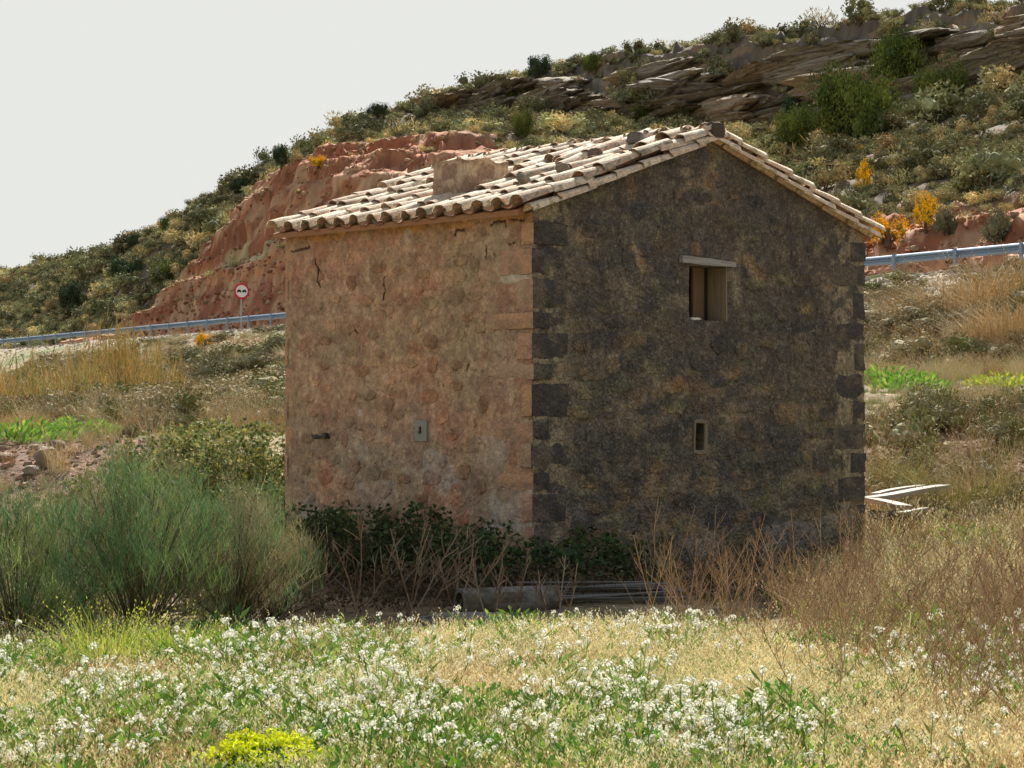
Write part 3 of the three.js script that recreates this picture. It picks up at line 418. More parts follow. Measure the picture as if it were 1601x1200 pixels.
{
  const R = mulberry(40), covers = [0, 1, 2, 3, 4, 5].map((i) => tileGeo(0.43 + 0.03 * (i % 3), 0.096, 0.070, 700 + i, 0.84)), pans = [0, 1, 2].map((i) => tileGeo(0.46, 0.088, 0.108, 720 + i, 0.75, 6));
  const up = V(Math.cos(ANG), Math.sin(ANG), 0), nl = V(-Math.sin(ANG), Math.cos(ANG), 0), STEP = 0.366, SP = 0.262;
  const basis = (a, n, yaw, pit, flip) => { const x = a.clone(), y = n.clone().multiplyScalar(flip ? -1 : 1), z = x.clone().cross(y), m = new THREE.Matrix4().makeBasis(x, y, z); return new THREE.Quaternion().setFromRotationMatrix(m).multiply(new THREE.Quaternion().setFromEuler(new THREE.Euler(0, yaw, pit))); };
  const put = (g, m, base, q, name = 'cover_tile') => { const t = part(name, g, m, roof); t.position.copy(base); t.quaternion.copy(q); return t; };
  // mortar bed under the tiles, one prism over both slopes
  const s = new THREE.Shape(), o = 0.10, e = 0.15; s.moveTo(-e, EAVE - e * Math.tan(ANG) + 0.0); s.lineTo(HALF, APEX + 0.003); s.lineTo(W + e, EAVE - e * Math.tan(ANG)); s.lineTo(W + e, EAVE - e * Math.tan(ANG) + 0.05); s.lineTo(HALF, APEX + 0.055); s.lineTo(-e, EAVE - e * Math.tan(ANG) + 0.05); s.closePath();
  part('roof_bed', new THREE.ExtrudeGeometry(s, { depth: D - 0.02, bevelEnabled: false }).translate(0, 0, -D + 0.01 - 0.02), std({ color: rgb(0.34, 0.17, 0.085), bumpMap: rockBump, bumpScale: 0.02 }), roof).userData.label = 'orange mortar bed under the tiles';
  const mess = (row, col) => sstep(1.5, 4, row) * sstep(7.5, 4, col) * sstep(-0.5, 1.2, col);
  for (let c = 0; c < 15; c++) for (let r = 0; r < 7; r++) {
    const ms = mess(r, c), z = -c * SP + (c ? (R() - 0.5) * (0.05 + 0.06 * ms) : 0), along = -0.165 + r * STEP + (r ? (R() - 0.5) * (0.10 + 0.16 * ms) : (R() - 0.5) * 0.03);
    const inChim = c >= 6 && c <= 8 && r >= 2 && r <= 3; if (inChim) continue;
    if (ms > 0.5 && R() < 0.10) continue;
    const sagY = -0.03 * Math.sin(Math.PI * c / 14) * sstep(6, 2, r);
    const base = V(0, EAVE, z).addScaledVector(up, along).addScaledVector(nl, 0.092 + sagY + R() * (0.022 + 0.035 * ms));
    put(covers[Math.floor(R() * 6)], tileMats[Math.floor(R() * 6)], base, basis(up, nl, (R() - 0.5) * (0.2 + 0.5 * ms), -0.034 + (R() - 0.5) * (0.07 + 0.16 * ms)));
    if (c < 14) { const pb = V(0, EAVE, z - SP / 2).addScaledVector(up, -0.16 + r * STEP).addScaledVector(nl, 0.125 + sagY); put(pans[Math.floor(R() * 3)], panMats[R() < 0.6 ? 0 : 1], pb, basis(up, nl, (R() - 0.5) * 0.06, 0.03, true), 'channel_tile'); }
  }
  const upR = V(-Math.cos(ANG), Math.sin(ANG), 0), nr = V(Math.sin(ANG), Math.cos(ANG), 0), rest = [], restPan = [];
  for (let c = 0; c < 15; c++) for (let r = 0; r < 7; r++) {
    const z = -c * SP + (R() - 0.5) * 0.02, base = V(W, EAVE, z).addScaledVector(upR, -0.19 + r * STEP + (R() - 0.5) * 0.03).addScaledVector(nr, 0.108 + R() * 0.012), q = basis(upR, nr, (R() - 0.5) * 0.07, -0.045);
    if (c < 2) put(covers[Math.floor(R() * 6)], tileMats[Math.floor(R() * 4)], base, q);
    else { const g = covers[Math.floor(R() * 6)].clone(); g.applyMatrix4(new THREE.Matrix4().compose(base, q, V(1, 1, 1))); rest.push(g); }
    if (c < 14) { const g = pans[r % 3].clone(); g.applyMatrix4(new THREE.Matrix4().compose(V(W, EAVE, z - SP / 2).addScaledVector(upR, -0.16 + r * STEP).addScaledVector(nr, 0.125), basis(upR, nr, 0, -0.02, true), V(1, 1, 1))); restPan.push(g); }
  }
  part('far_slope_tiles', mergeGeometries(rest), tileMats[0], roof).userData.kind = 'stuff'; part('far_slope_channels', mergeGeometries(restPan), panMats[0], roof).userData.kind = 'stuff';
  // verge: an under-row of tiles along the gable edge on both slopes
  for (const [a, n, x0] of [[up, nl, 0], [upR, nr, W]]) for (let r = 0; r < 7; r++) put(covers[r % 6], tileMats[(r + 1) % 4], V(x0, EAVE, 0.062).addScaledVector(a, -0.12 + r * STEP + (R() - 0.5) * 0.03).addScaledVector(n, 0.012 + R() * 0.008), basis(a, n, (R() - 0.5) * 0.04, -0.03), 'verge_tile').scale.set(1, 0.85, 0.72);
  // ridge tiles, wide ends towards the gable
  for (let i = 0; i < 10; i++) { const z = 0.11 - i * 0.378; put(covers[i % 6], tileMats[Math.floor(R() * 4)], V(HALF + (R() - 0.5) * 0.02, APEX + 0.095 + R() * 0.014, z), basis(V(0, 0, -1), V(0, 1, 0), (R() - 0.5) * 0.07, -0.04 + (R() - 0.5) * 0.03), 'ridge_tile').scale.set(1, 1.05, 1.15); }
  part('ridge_mortar', rockGeo(6, 0.17, 0.15, 0.1, 6, 0.2).translate(HALF, APEX + 0.10, 0.07), std({ color: rgb(0.10, 0.08, 0.065), bumpMap: rockBump, bumpScale: 0.02 }), roof);
  // chimney stub
  const cg = new THREE.BoxGeometry(0.52, 0.74, 0.50, 10, 10, 10), cp = cg.attributes.position;
  for (let i = 0; i < cp.count; i++) { const x = cp.getX(i), y = cp.getY(i), z = cp.getZ(i); cp.setXYZ(i, x + 0.03 * (n2(z * 9, y * 9, 5) - 0.5) * Math.sign(x), y + (y > 0.36 ? 0.07 * (n2(x * 8, z * 8, 6) - 0.7) : 0), z + 0.03 * (n2(x * 9, y * 9, 7) - 0.5) * Math.sign(z)); }
  cg.computeVertexNormals(); const ch = part('chimney', cg, std({ map: colourTex(256, 256, (u, v) => mul3(mix3([0.50, 0.38, 0.26], [0.30, 0.20, 0.14], sstep(0.4, 0.65, fbm(u * 5, v * 6, 4, 801))), 0.65 + 0.7 * fbm(u * 30, v * 30, 3, 803))), bumpMap: rockBump, bumpScale: 0.03 }), hut);
  ch.position.set(0.83, 3.64, -1.83); ch.userData.label = 'low broken chimney stub of brown masonry';
}
hut.updateMatrixWorld(true);
function roofStone(x, l, w, h, d, seed, label, c) {
  const lift = EAVE + x * Math.tan(ANG) + 0.145, m = new THREE.Mesh(rockGeo(seed, w, h, d, 8, 0.4, 3), std({ color: rgb(...c), bumpMap: rockBump, bumpScale: 0.03 }));
  m.position.copy(hut.localToWorld(V(x, lift + h * 0.35, -l))); m.rotation.set(0.05, hut.rotation.y + 0.4, -ANG * 0.8); top(m, 'roof_stone', label, 'stone', 'stones weighing down the roof tiles');
}
roofStone(1.80, 0.56, 0.15, 0.13, 0.16, 31, 'dark block of stone on the roof tiles just below the ridge', [0.26, 0.23, 0.20]);
roofStone(1.31, 0.58, 0.12, 0.11, 0.12, 32, 'dark brown rounded stone on the tiles midway up the roof', [0.24, 0.18, 0.14]);
roofStone(0.54, 0.74, 0.15, 0.09, 0.10, 33, 'small grey-green stone on the tiles near the roof corner', [0.34, 0.32, 0.26]);
roofStone(0.80, 0.48, 0.13, 0.09, 0.12, 34, 'pale pitted stone lump on the tiles behind the verge', [0.36, 0.30, 0.23]);
console.log('hut done');

// ---------------------------------------------------------------- guardrail and road sign
{
  const metal = std({ color: rgb(0.20, 0.28, 0.39), metalness: 0.3, roughness: 0.5 });
  const rail = new THREE.Group(); top(rail, 'guardrail', 'blue-grey steel guardrail on posts along the edge of the road', 'guardrail');
  const prof = [[-0.04, -0.155], [0.0, -0.14], [0.045, -0.10], [0.045, -0.06], [-0.03, -0.025], [-0.03, 0.025], [0.045, 0.06], [0.045, 0.10], [0.0, 0.14], [-0.04, 0.155]];
  const outline = [...prof, ...prof.slice().reverse().map(([a, b]) => [a - 0.006, b])], sh = new THREE.Shape(outline.map(([a, b]) => new THREE.Vector2(a, b)));
  const LEN = 3.2, beam = new THREE.ExtrudeGeometry(sh, { depth: LEN + 0.12, bevelEnabled: false }), post = new THREE.BoxGeometry(0.06, 0.95, 0.13), th = Math.atan2(DX, -DD);
  for (let s = -32; s < 260; s += LEN) {
    const k = Math.round((s + 32) / LEN), [x, d] = roadP(s, k % 2 ? 0 : 0.008), [x2, d2] = roadP(s, -0.13), b = part('beam', beam, metal, rail), p = part('post', post, metal, rail);
    b.position.copy(P(x, d, ROAD_H + 0.63)); b.rotation.y = th; p.position.copy(P(x2, d2, ROAD_H + 0.32)); p.rotation.y = th;
  }
  const sign = new THREE.Group(), [x, d] = roadP(64.1, -0.5); sign.position.copy(P(x, d, ROAD_H - 0.1)); sign.rotation.y = Math.atan2(-DX, DD) - 0.05;
  top(sign, 'road_sign', 'round red-rimmed white no-overtaking sign on a grey pole behind the guardrail', 'road sign');
  const C = 2.25, cyl = (r, h, z, m, n) => part(n, new THREE.CylinderGeometry(r, r, h, 40).rotateX(Math.PI / 2).translate(0, C, z), m, sign);
  part('pole', new THREE.CylinderGeometry(0.04, 0.04, C + 0.35, 12).translate(0, C / 2 + 0.1, -0.06), std({ color: rgb(0.42, 0.43, 0.44), metalness: 0.5, roughness: 0.5 }), sign);
  cyl(0.46, 0.02, 0, std({ color: rgb(0.55, 0.025, 0.035), roughness: 0.5 }), 'rim'); cyl(0.345, 0.012, 0.014, std({ color: rgb(0.80, 0.78, 0.74), roughness: 0.5 }), 'face');
  const blk = std({ color: rgb(0.012, 0.012, 0.012) });
  for (const sx of [-0.155, 0.155]) {
    const c = new THREE.Shape([[-0.13, -0.05], [-0.13, 0.02], [-0.09, 0.035], [-0.065, 0.085], [0.065, 0.085], [0.09, 0.035], [0.13, 0.02], [0.13, -0.05], [0.10, -0.05], [0.10, -0.085], [0.055, -0.085], [0.055, -0.05], [-0.055, -0.05], [-0.055, -0.085], [-0.10, -0.085], [-0.10, -0.05]].map(([a, b]) => new THREE.Vector2(a + sx, b + C)));
    part('car_symbol', new THREE.ExtrudeGeometry(c, { depth: 0.003, bevelEnabled: false }).translate(0, 0, 0.021), blk, sign);
  }
}

// ---------------------------------------------------------------- plant shapes
function grassGeo(seed, n, h, spread, lean, w, c0, c1, seeds = 0) {
  const R = mulberry(seed), b = new GB();
  for (let i = 0; i < n; i++) {
    const a = R() * 6.2832, r = Math.sqrt(R()) * spread, o = V(Math.cos(a) * r, -0.02, Math.sin(a) * r), L = h * (0.45 + 0.75 * R()), da = a + (R() - 0.5) * 2.2, ln = lean * (0.3 + R()), dir = V(Math.cos(da), 0, Math.sin(da));
    const pts = [0, 0.4, 0.75, 1].map((t) => o.clone().add(V(0, L * t * (1 - 0.25 * ln * t), 0)).addScaledVector(dir, L * ln * t * t)), col = jit(R, mix3(c0, c1, R()), 0.25), side = V(-Math.sin(da + R()), 0, Math.cos(da + R()));
    b.ribbon(pts, w, 0, side, col);
    if (R() < seeds) { const e = pts[3], cc = jit(R, c1, 0.2); for (let k = 0; k < 4; k++) b.leaf(e.clone().addScaledVector(pts[2].clone().sub(e), k * 0.22), rdir(R).multiplyScalar(0.6).add(V(0, 0.8, 0)).normalize(), rdir(R), w * 3.4, w * 1.2, cc); }
  }
  return b.build();
}
const ICO = new THREE.IcosahedronGeometry(1, 1).attributes.position;
function shrubGeo(seed, n, size, cols, o = {}) {          // leafy clumps round a few limbs; unit radius, base at the origin
  const R = mulberry(seed), b = new GB(), clumps = [], nc = o.clumps ?? 9, H = o.h ?? 0.95, cr = o.cr ?? 1;
  for (let i = 0; i < nc; i++) { const a = R() * 6.2832, r = 0.74 * Math.sqrt(R()); clumps.push([V(Math.cos(a) * r, H * (0.22 + 0.62 * R()) * (1 - 0.45 * r * r), Math.sin(a) * r), cr * (0.24 + 0.16 * R()), jit(R, cols[Math.floor(R() * cols.length)], 0.22)]); }
  for (const [c, r, col] of clumps) {
    b.tube([V(0, -0.1, 0), c.clone().multiplyScalar(0.5).add(V(0, 0.05, 0)), c], 0.03, 0.008, [0.10, 0.075, 0.05], 3);
    const at = (k) => { const v = V(ICO.getX(k), ICO.getY(k), ICO.getZ(k)), q = (o.core ?? 0.30) + 0.34 * n2(v.x * 2.2 + seed + c.x * 5, v.y * 2.2 + v.z * 3.1, seed); v.multiplyScalar(r * q).add(c); v.y = Math.max(v.y, -0.05); return v; };
    if (!o.hollow) for (let k = 0; k < ICO.count; k += 3) b.tri(at(k), at(k + 1), at(k + 2), jit(R, col, 0.25));      // inner twigs and leaves, close packed
  }
  for (let i = 0; i < n; i++) {
    const [c, r, col] = clumps[Math.floor(R() * nc)], d = rdir(R), p = c.clone().addScaledVector(d, r * (0.55 + 0.5 * Math.sqrt(R()))); if (p.y < 0.02) p.y = 0.02 + R() * 0.1;
    const nor = d.clone().addScaledVector(rdir(R), 0.7).normalize(), dir = rdir(R).add(V(0, o.upw ?? 0.5, 0)).addScaledVector(d, 0.35).normalize();
    b.leaf(p, dir, nor, size * (0.6 + 0.8 * R()), size * (o.wid ?? 0.6) * (0.7 + 0.6 * R()), jit(R, o.flower && R() < o.flower ? o.fcol : col, 0.28));
  }
  return b.build();
}
function broomGeo(seed, n, h, r) {                         // thin green wands in sprays from forked limbs
  const R = mulberry(seed), b = new GB(), limbs = 90;
  for (let m = 0; m < limbs; m++) {
    const a = R() * 6.2832, q = Math.sqrt(R()), top = V(Math.cos(a) * q * r * 0.85, h * (0.06 + 0.84 * Math.sqrt(R())) * (1 - 0.5 * q * q), Math.sin(a) * q * r * 0.85), tone = jit(R, seed > 131 && R() < 0.6 ? [0.26, 0.23, 0.12] : R() < 0.45 ? [0.20, 0.27, 0.09] : [0.11, 0.20, 0.08], 0.25), up = h * (0.08 + 0.09 * R());
    b.tube([V(0, -0.03, 0), top.clone().multiply(V(0.45, 0.55, 0.45)), top], 0.006, 0.003, [0.12, 0.095, 0.06], 3);
    for (let i = 0; i < n / limbs; i++) {
      const low = R() < 0.45, o = (low ? top.clone().multiplyScalar(0.55 + 0.45 * R()) : top.clone()).addScaledVector(rdir(R), 0.07), out = rdir(R).setY(0).normalize(), L = up * (0.5 + 0.7 * R()) * (low ? 0.8 : 1), sp = L * (0.2 + 1.2 * R()), od = out.multiplyScalar(sp).add(V(Math.cos(a), 0, Math.sin(a)).multiplyScalar(q * L * 0.35));
      const pts = [0, 0.35, 0.7, 1].map((t) => o.clone().add(V(0, L * t * (1 - 0.12 * t), 0)).addScaledVector(od, Math.pow(t, 1.3)).add(V((R() - 0.5) * 0.02, 0, (R() - 0.5) * 0.02))), col = jit(R, low && R() < 0.45 ? [0.17, 0.125, 0.08] : tone, 0.28);
      b.ribbon(pts, 0.0055, 0.002, V(R() - 0.5, 0, R() - 0.5).normalize(), col);
      for (let k = 0; k < 4; k++) { const t = 0.25 + 0.7 * R(), j = Math.min(2, Math.floor(t * 3)), s = pts[j].clone().lerp(pts[j + 1], t * 3 - j), dr = rdir(R).multiplyScalar(0.6).add(V(0, 1, 0)).normalize(), l = 0.05 + 0.09 * R(); b.ribbon([s, s.clone().addScaledVector(dr, l)], 0.0045, 0.0015, V(R() - 0.5, 0, R() - 0.5).normalize(), jit(R, col, 0.2)); }
    }
  }
  return b.build();
}
function stalkGeo(seed, h, c0, c1, nb = 9, width = 0.0055) {   // dead branching weed
  const R = mulberry(seed), b = new GB(), grow = (o, dir, len, w, lv) => {
    const pts = [o.clone()]; let d = dir.clone(); const n = 4; for (let i = 0; i < n; i++) { d.add(rdir(R).multiplyScalar(0.16)).add(V(0, 0.05, 0)).normalize(); pts.push(pts[i].clone().addScaledVector(d, len / n)); }
    b.tube(pts, w / 2, w / 4, jit(R, mix3(c0, c1, R()), 0.25), 3);
    if (lv < 2) for (let k = 0; k < (lv ? 2 : nb); k++) { const t = 0.25 + 0.72 * R(), j = Math.min(n - 1, Math.floor(t * n)), s = pts[j].clone().lerp(pts[j + 1], t * n - j), a = R() * 6.2832; grow(s, V(Math.cos(a) * 0.8, 0.75, Math.sin(a) * 0.8).normalize().lerp(d, 0.25).normalize(), len * (lv ? 0.4 : 0.45) * (1.15 - t) * (0.7 + 0.6 * R()), w * 0.6, lv + 1); }
    else if (R() < 0.6) b.leaf(pts[n].clone().lerp(pts[n - 2], R()), rdir(R).add(V(0, 0.6, 0)).normalize(), rdir(R), 0.018, 0.006, jit(R, c0, 0.3));
  };
  grow(V(0, -0.02, 0), V((R() - 0.5) * 1.0, 1, (R() - 0.5) * 1.0).normalize(), h, width, 0);
  return b.build();
}
function bareGeo(seed, h, stems) { const R = mulberry(seed), gs = []; for (let i = 0; i < stems; i++) { const g = stalkGeo(seed + 7 * i, h * (0.7 + 0.4 * R()), [0.16, 0.10, 0.065], [0.34, 0.26, 0.19], 9, 0.016); g.rotateZ((R() - 0.5) * 0.8); g.rotateX((R() - 0.5) * 0.5); g.translate((R() - 0.5) * 0.16, 0, (R() - 0.5) * 0.16); gs.push(g); } return mergeGeometries(gs); }
function brambleGeo(seed, len, h, dep, n, cols, size = 0.055) {   // arching canes with leaves in threes, in a low heap
  const R = mulberry(seed), b = new GB();
  for (let i = 0; i < n; i++) {
    const x = (R() - 0.5) * len, z = (R() - 0.5) * dep, top = h * (0.35 + 0.65 * R()) * (0.6 + 0.4 * Math.cos(x / len * 2.6)), dx = (R() - 0.5) * 0.9, dz = (R() - 0.5) * 0.5;
    const pts = [0, 0.3, 0.6, 0.85, 1].map((t) => V(x + dx * t, top * Math.sin(Math.min(1, t * 1.25) * 1.6) * (t > 0.8 ? 0.94 : 1), z + dz * t));
    b.ribbon(pts, 0.008, 0.003, rdir(R).setY(0).normalize(), jit(R, [0.12, 0.075, 0.055], 0.3));
    for (let k = 0; k < 16; k++) { const t = 0.15 + 0.85 * R(), j = Math.min(3, Math.floor(t * 4)), p = pts[j].clone().lerp(pts[j + 1], t * 4 - j).addScaledVector(rdir(R), 0.06), col = jit(R, cols[Math.floor(R() * cols.length)], 0.25), d0 = rdir(R).add(V(0, 0.15, 0)).normalize(), nn = rdir(R).add(V(0, 1, 0)).normalize(); for (let m = -1; m < 2; m++) b.leaf(p, d0.clone().applyAxisAngle(nn, m * 0.9), nn, size * (m ? 0.8 : 1), size * 0.62, col); }
  }
  return b.build();
}
function reedGeo(seed, n, h, r) {
  const R = mulberry(seed), b = new GB();
  for (let i = 0; i < n; i++) {
    const a = R() * 6.2832, q = Math.pow(R(), 0.8) * r * 1.35, o = V(Math.cos(a) * q, -0.1, Math.sin(a) * q), L = h * (0.45 + 0.6 * R()) * (1 - 0.42 * (q / r / 1.35) ** 2), ld = V(R() - 0.5, 0, R() - 0.5).multiplyScalar(0.4), col = jit(R, R() < 0.25 ? [0.34, 0.34, 0.12] : [0.48, 0.33, 0.14], 0.22);
    const pts = [0, 0.5, 1].map((t) => o.clone().add(V(0, L * t, 0)).addScaledVector(ld, t * t));
    b.ribbon(pts, 0.03, 0.015, V(R() - 0.5, 0, R() - 0.5).normalize(), col);
    for (let k = 0; k < 7; k++) { const t = 0.3 + 0.7 * R(), p = pts[0].clone().lerp(pts[2], t), d = V(R() - 0.5, 0.9, R() - 0.5).normalize(), l = 0.3 + 0.3 * R(); b.ribbon([p, p.clone().addScaledVector(d, l * 0.5), p.clone().addScaledVector(d, l * 0.85).add(V(0, -l * 0.22, 0))], 0.026, 0.004, rdir(R), jit(R, R() < 0.25 ? [0.28, 0.30, 0.10] : [0.55, 0.40, 0.18], 0.3)); }
  }
  return b.build();
}
const STEMC = [0.13, 0.21, 0.05];
function flowerParts(seed) {                                 // white-flowered weed: stems with narrow leaves, domed heads of tiny four-petalled florets
  const R = mulberry(seed), st = new GB(), heads = [], n = 3 + Math.floor(R() * 6);
  for (let i = 0; i < n; i++) {
    const a = R() * 6.2832, r = 0.16 * R(), L = 0.12 + 0.19 * R(), e = V(Math.cos(a) * r * 1.2, L, Math.sin(a) * r * 1.2), pts = [V(0, -0.02, 0), V(Math.cos(a) * r * 0.6, L * 0.45, Math.sin(a) * r * 0.6), e];
    st.ribbon(pts, 0.005, 0.0035, V(Math.sin(a), 0, -Math.cos(a)), jit(R, STEMC, 0.2));
    for (let k = 0; k < 7; k++) { const t = R() * 0.9, p = pts[0].clone().lerp(pts[2], t); st.leaf(p, rdir(R).setY(0.35 + 0.5 * R()).normalize(), rdir(R), 0.045 + 0.03 * R(), 0.009, jit(R, R() < 0.25 ? [0.33, 0.30, 0.10] : [0.17, 0.26, 0.06], 0.25)); }
    const h = new GB(), hr = 0.007 + 0.010 * R();
    for (let k = 0; k < 16; k++) { const z = 1 - 1.25 * k / 16, b = k * 2.39996 + R() * 0.5, s = Math.sqrt(Math.max(0, 1 - z * z)), d = V(s * Math.cos(b), z, s * Math.sin(b)), c = e.clone().addScaledVector(d, hr * (0.55 + 0.7 * R())).add(V((R() - 0.5) * 0.012, 0.004 - 0.022 * R() * R(), (R() - 0.5) * 0.012)), u = d.clone().cross(V(0.3, 0.2, 0.9)).normalize().multiplyScalar(0.0056), v = d.clone().cross(u).normalize().multiplyScalar(0.0056), w = jit(R, R() < 0.12 ? [0.55, 0.58, 0.30] : [0.83, 0.81, 0.74], 0.10); h.quad(c.clone().add(u), c.clone().add(v), c.clone().sub(u), c.clone().sub(v), w); }
    heads.push(h.build());
  }
  return [st.build(), heads];
}
function leafyGeo(seed, n, r, len, cols) {                    // low rosette of broad leaves
  const R = mulberry(seed), b = new GB();
  for (let i = 0; i < n; i++) { const a = R() * 6.2832, q = Math.sqrt(R()) * r, p = V(Math.cos(a) * q, 0.02 + (0.12 + 0.35 * Math.min(r, 0.5)) * R() * (1 - q / r * 0.6), Math.sin(a) * q), d = V(Math.cos(a + R() - 0.5), 0.3 + 0.9 * R(), Math.sin(a + R() - 0.5)).normalize(); if (q > 0.02) b.ribbon([V(p.x * 0.06, -0.03, p.z * 0.06), V(p.x * 0.7, p.y * 0.55, p.z * 0.7), p.clone().addScaledVector(d, 0.006)], 0.005, 0.0035, V(-Math.sin(a), 0, Math.cos(a)), [0.16, 0.22, 0.06]);
    b.leaf(p, d, rdir(R).add(V(0, 1.2, 0)).normalize(), len * (0.6 + 0.7 * R()), len * 0.38, jit(R, cols[Math.floor(R() * cols.length)], 0.22)); }
  return b.build();
}
function spurgeGeo(seed, r, h) {                              // dome of leafy stems topped with yellow-green bracts
  const R = mulberry(seed), st = new GB(), br = new GB();
  for (let i = 0; i < 150; i++) {
    const a = R() * 6.2832, q = Math.sqrt(R()), e = V(Math.cos(a) * q * r, h * (1 - 0.55 * q * q) * (0.88 + 0.2 * R()), Math.sin(a) * q * r), o = e.clone().multiply(V(0.25, 0, 0.25));
    st.tube([o, o.clone().lerp(e, 0.5).add(V(0, 0.03, 0)), e], 0.004, 0.003, [0.14, 0.24, 0.05], 3);
    for (let k = 0; k < 9; k++) st.leaf(o.clone().lerp(e, 0.35 + 0.6 * R()), rdir(R).add(V(0, 0.3, 0)).normalize(), rdir(R), 0.035, 0.009, jit(R, [0.10, 0.24, 0.035], 0.25));
    for (let k = 0; k < 15; k++) { const d = rdir(R).setY(0.25 + 0.7 * R()).normalize(), p = e.clone().addScaledVector(rdir(R), 0.022); br.leaf(p, d, rdir(R).add(V(0, 1, 0)).normalize(), 0.021, 0.019, jit(R, [0.66, 0.70, 0.02], 0.2)); }
  }
  return [st.build(), br.build()];
}
// a mass of instanced plants: one object, a child for each shape
function mass(name, label, category, geos, mat, count, seed, place) {
  const R = mulberry(seed), lists = geos.map(() => []);
  for (let i = 0; i < count; i++) { const q = place(R); if (q) lists[q.v ?? Math.floor(R() * geos.length)].push(q); }
  const g = new THREE.Group(); top(g, name, label, category, null, 'stuff'); const o = new THREE.Object3D(), c = new THREE.Color();
  lists.forEach((L, k) => {
    if (!L.length) return; const m = new THREE.InstancedMesh(geos[k], mat, L.length); m.name = name + '_shape'; m.userData.kind = 'stuff'; g.add(m);
    L.forEach((q, i) => { o.position.copy(q.p); o.rotation.set((R() - 0.5) * 0.15, R() * 6.2832, (R() - 0.5) * 0.15); o.scale.set(q.s * (q.w ?? 1), q.s, q.s * (q.w ?? 1)); o.updateMatrix(); m.setMatrixAt(i, o.matrix); const t = q.c ?? [1, 1, 1]; m.setColorAt(i, c.setRGB(t[0], t[1], t[2])); });
  });
  return g;
}
const inView = (x, d, m = 0.245) => Math.abs(x) < d * m + 0.4;
const G = (x, d) => P(x, d, groundH(x, d));
console.log('shapes done');

// ---------------------------------------------------------------- hillside scrub
{
  const D1 = [0.185, 0.182, 0.10], D2 = [0.25, 0.235, 0.135], D3 = [0.11, 0.118, 0.072], DRY = [0.36, 0.29, 0.165];
  const geos = [shrubGeo(1, 640, 0.13, [D1, D2]), shrubGeo(2, 640, 0.12, [D2, D3]), shrubGeo(3, 600, 0.13, [D2, DRY]), shrubGeo(4, 640, 0.12, [D3, D1], { h: 1.2 }), shrubGeo(5, 240, 0.2, [DRY, [0.26, 0.23, 0.11]], { wid: 0.2, upw: 1.2, h: 0.7, hollow: 1 })];
  mass('hillside_scrub', 'low grey-green scrub covering the hillside above the road', 'scrub', geos, plantMat, 40000, 301, (R) => {
    const S = -10 + 330 * R(), T = 10.2 + 60 * Math.pow(R(), 1.2), [x, d] = roadP(S, T); if (!inView(x, d)) return null;
    const s = S / K, t = T / K, cm = cutMask(s, t), cl = cliffMask(s, t), n = fbm(S * 0.09, T * 0.09, 3, 311), cover = fbm(S * 0.28, T * 0.28, 3, 313);
    if (R() < cm * (t > 11.2 / K && t < 13.2 / K ? 0.75 : (hillH(S, T) - 1.6) / K > 14 ? 0.82 : 0.965)) return null; if (R() < cl * 0.3) return null; if (cover < 0.40 && R() < 0.75) return null;
    const big = R() < 0.12 ? 1.5 + R() : 1, q = R(), k = (0.55 + 0.9 * n) * (0.75 + 0.85 * q) * 1.12, dry = R() < 0.24;
    return { p: P(x, d, hillH(S, T) - 0.08), s: (0.30 + 0.62 * R() * R() + 0.15 * R()) * big * (cm > 0.5 ? 0.55 : 1), v: dry || cm > 0.5 ? (R() < 0.5 ? 2 : 4) : Math.floor(R() * 4), c: [k * (1.08 - 0.12 * q), k, k * 0.92], w: 0.9 + 0.4 * R() };
  });
}
{
  const clod = [0, 1, 2, 3].map((i) => tint(rockGeo(560 + i, 1, 0.8, 1, 3, 0.5, 3), [1, 1, 1]));
  mass('cut_debris', 'red and tan clods and broken rock lying on the earth cut', 'debris', clod, plantMat, 22000, 331, (R) => {
    const S = -5 + 130 * R(), T = 9.9 + 17 * R() * R(), s = S / K, t = T / K; if (cutMask(s, t) < 0.5) return null; const p = hillAt(S, T), [x, d] = [p.x, -p.z]; if (!inView(x, d)) return null;
    const hi = sstep(11, 16, (p.y - 1.6) / K), k = 0.6 + 0.6 * R(), tan = R() < 0.22 + 0.5 * hi, c = tan ? [0.46, 0.32, 0.19] : R() < 0.5 ? [0.42, 0.20, 0.105] : [0.31, 0.125, 0.07];
    p.y -= 0.05; return { p, s: (0.07 + 0.26 * Math.pow(R(), 4)) * (tan ? 1.3 : 1), c: mul3(c, k) };
  });
}
const shrubKinds = {
  dark: [shrubGeo(11, 4200, 0.062, [[0.07, 0.10, 0.045], [0.055, 0.08, 0.04]], { clumps: 22, h: 1.1 }), shrubGeo(12, 4200, 0.062, [[0.065, 0.095, 0.05], [0.05, 0.07, 0.035]], { clumps: 22, h: 1.1 })],
  green: [shrubGeo(13, 9000, 0.052, [[0.17, 0.20, 0.045], [0.09, 0.12, 0.03]], { clumps: 34, h: 0.85, cr: 0.85, core: 0.12 }), shrubGeo(14, 9000, 0.052, [[0.19, 0.21, 0.05], [0.085, 0.115, 0.03]], { clumps: 34, h: 0.85, cr: 0.85, core: 0.12 })],
  grey: [shrubGeo(15, 2600, 0.075, [[0.20, 0.20, 0.12], [0.15, 0.16, 0.09]], { clumps: 12, h: 0.9 }), shrubGeo(16, 2600, 0.075, [[0.18, 0.18, 0.11], [0.23, 0.22, 0.13]], { clumps: 12, h: 0.9 })],
  yellow: [shrubGeo(17, 2600, 0.07, [[0.20, 0.18, 0.05]], { clumps: 12, h: 1.0, core: 0.2, flower: 0.92, fcol: [0.88, 0.50, 0.015] }), shrubGeo(18, 2600, 0.07, [[0.20, 0.18, 0.05]], { clumps: 10, h: 1.2, core: 0.2, flower: 0.92, fcol: [0.88, 0.54, 0.015] })] };
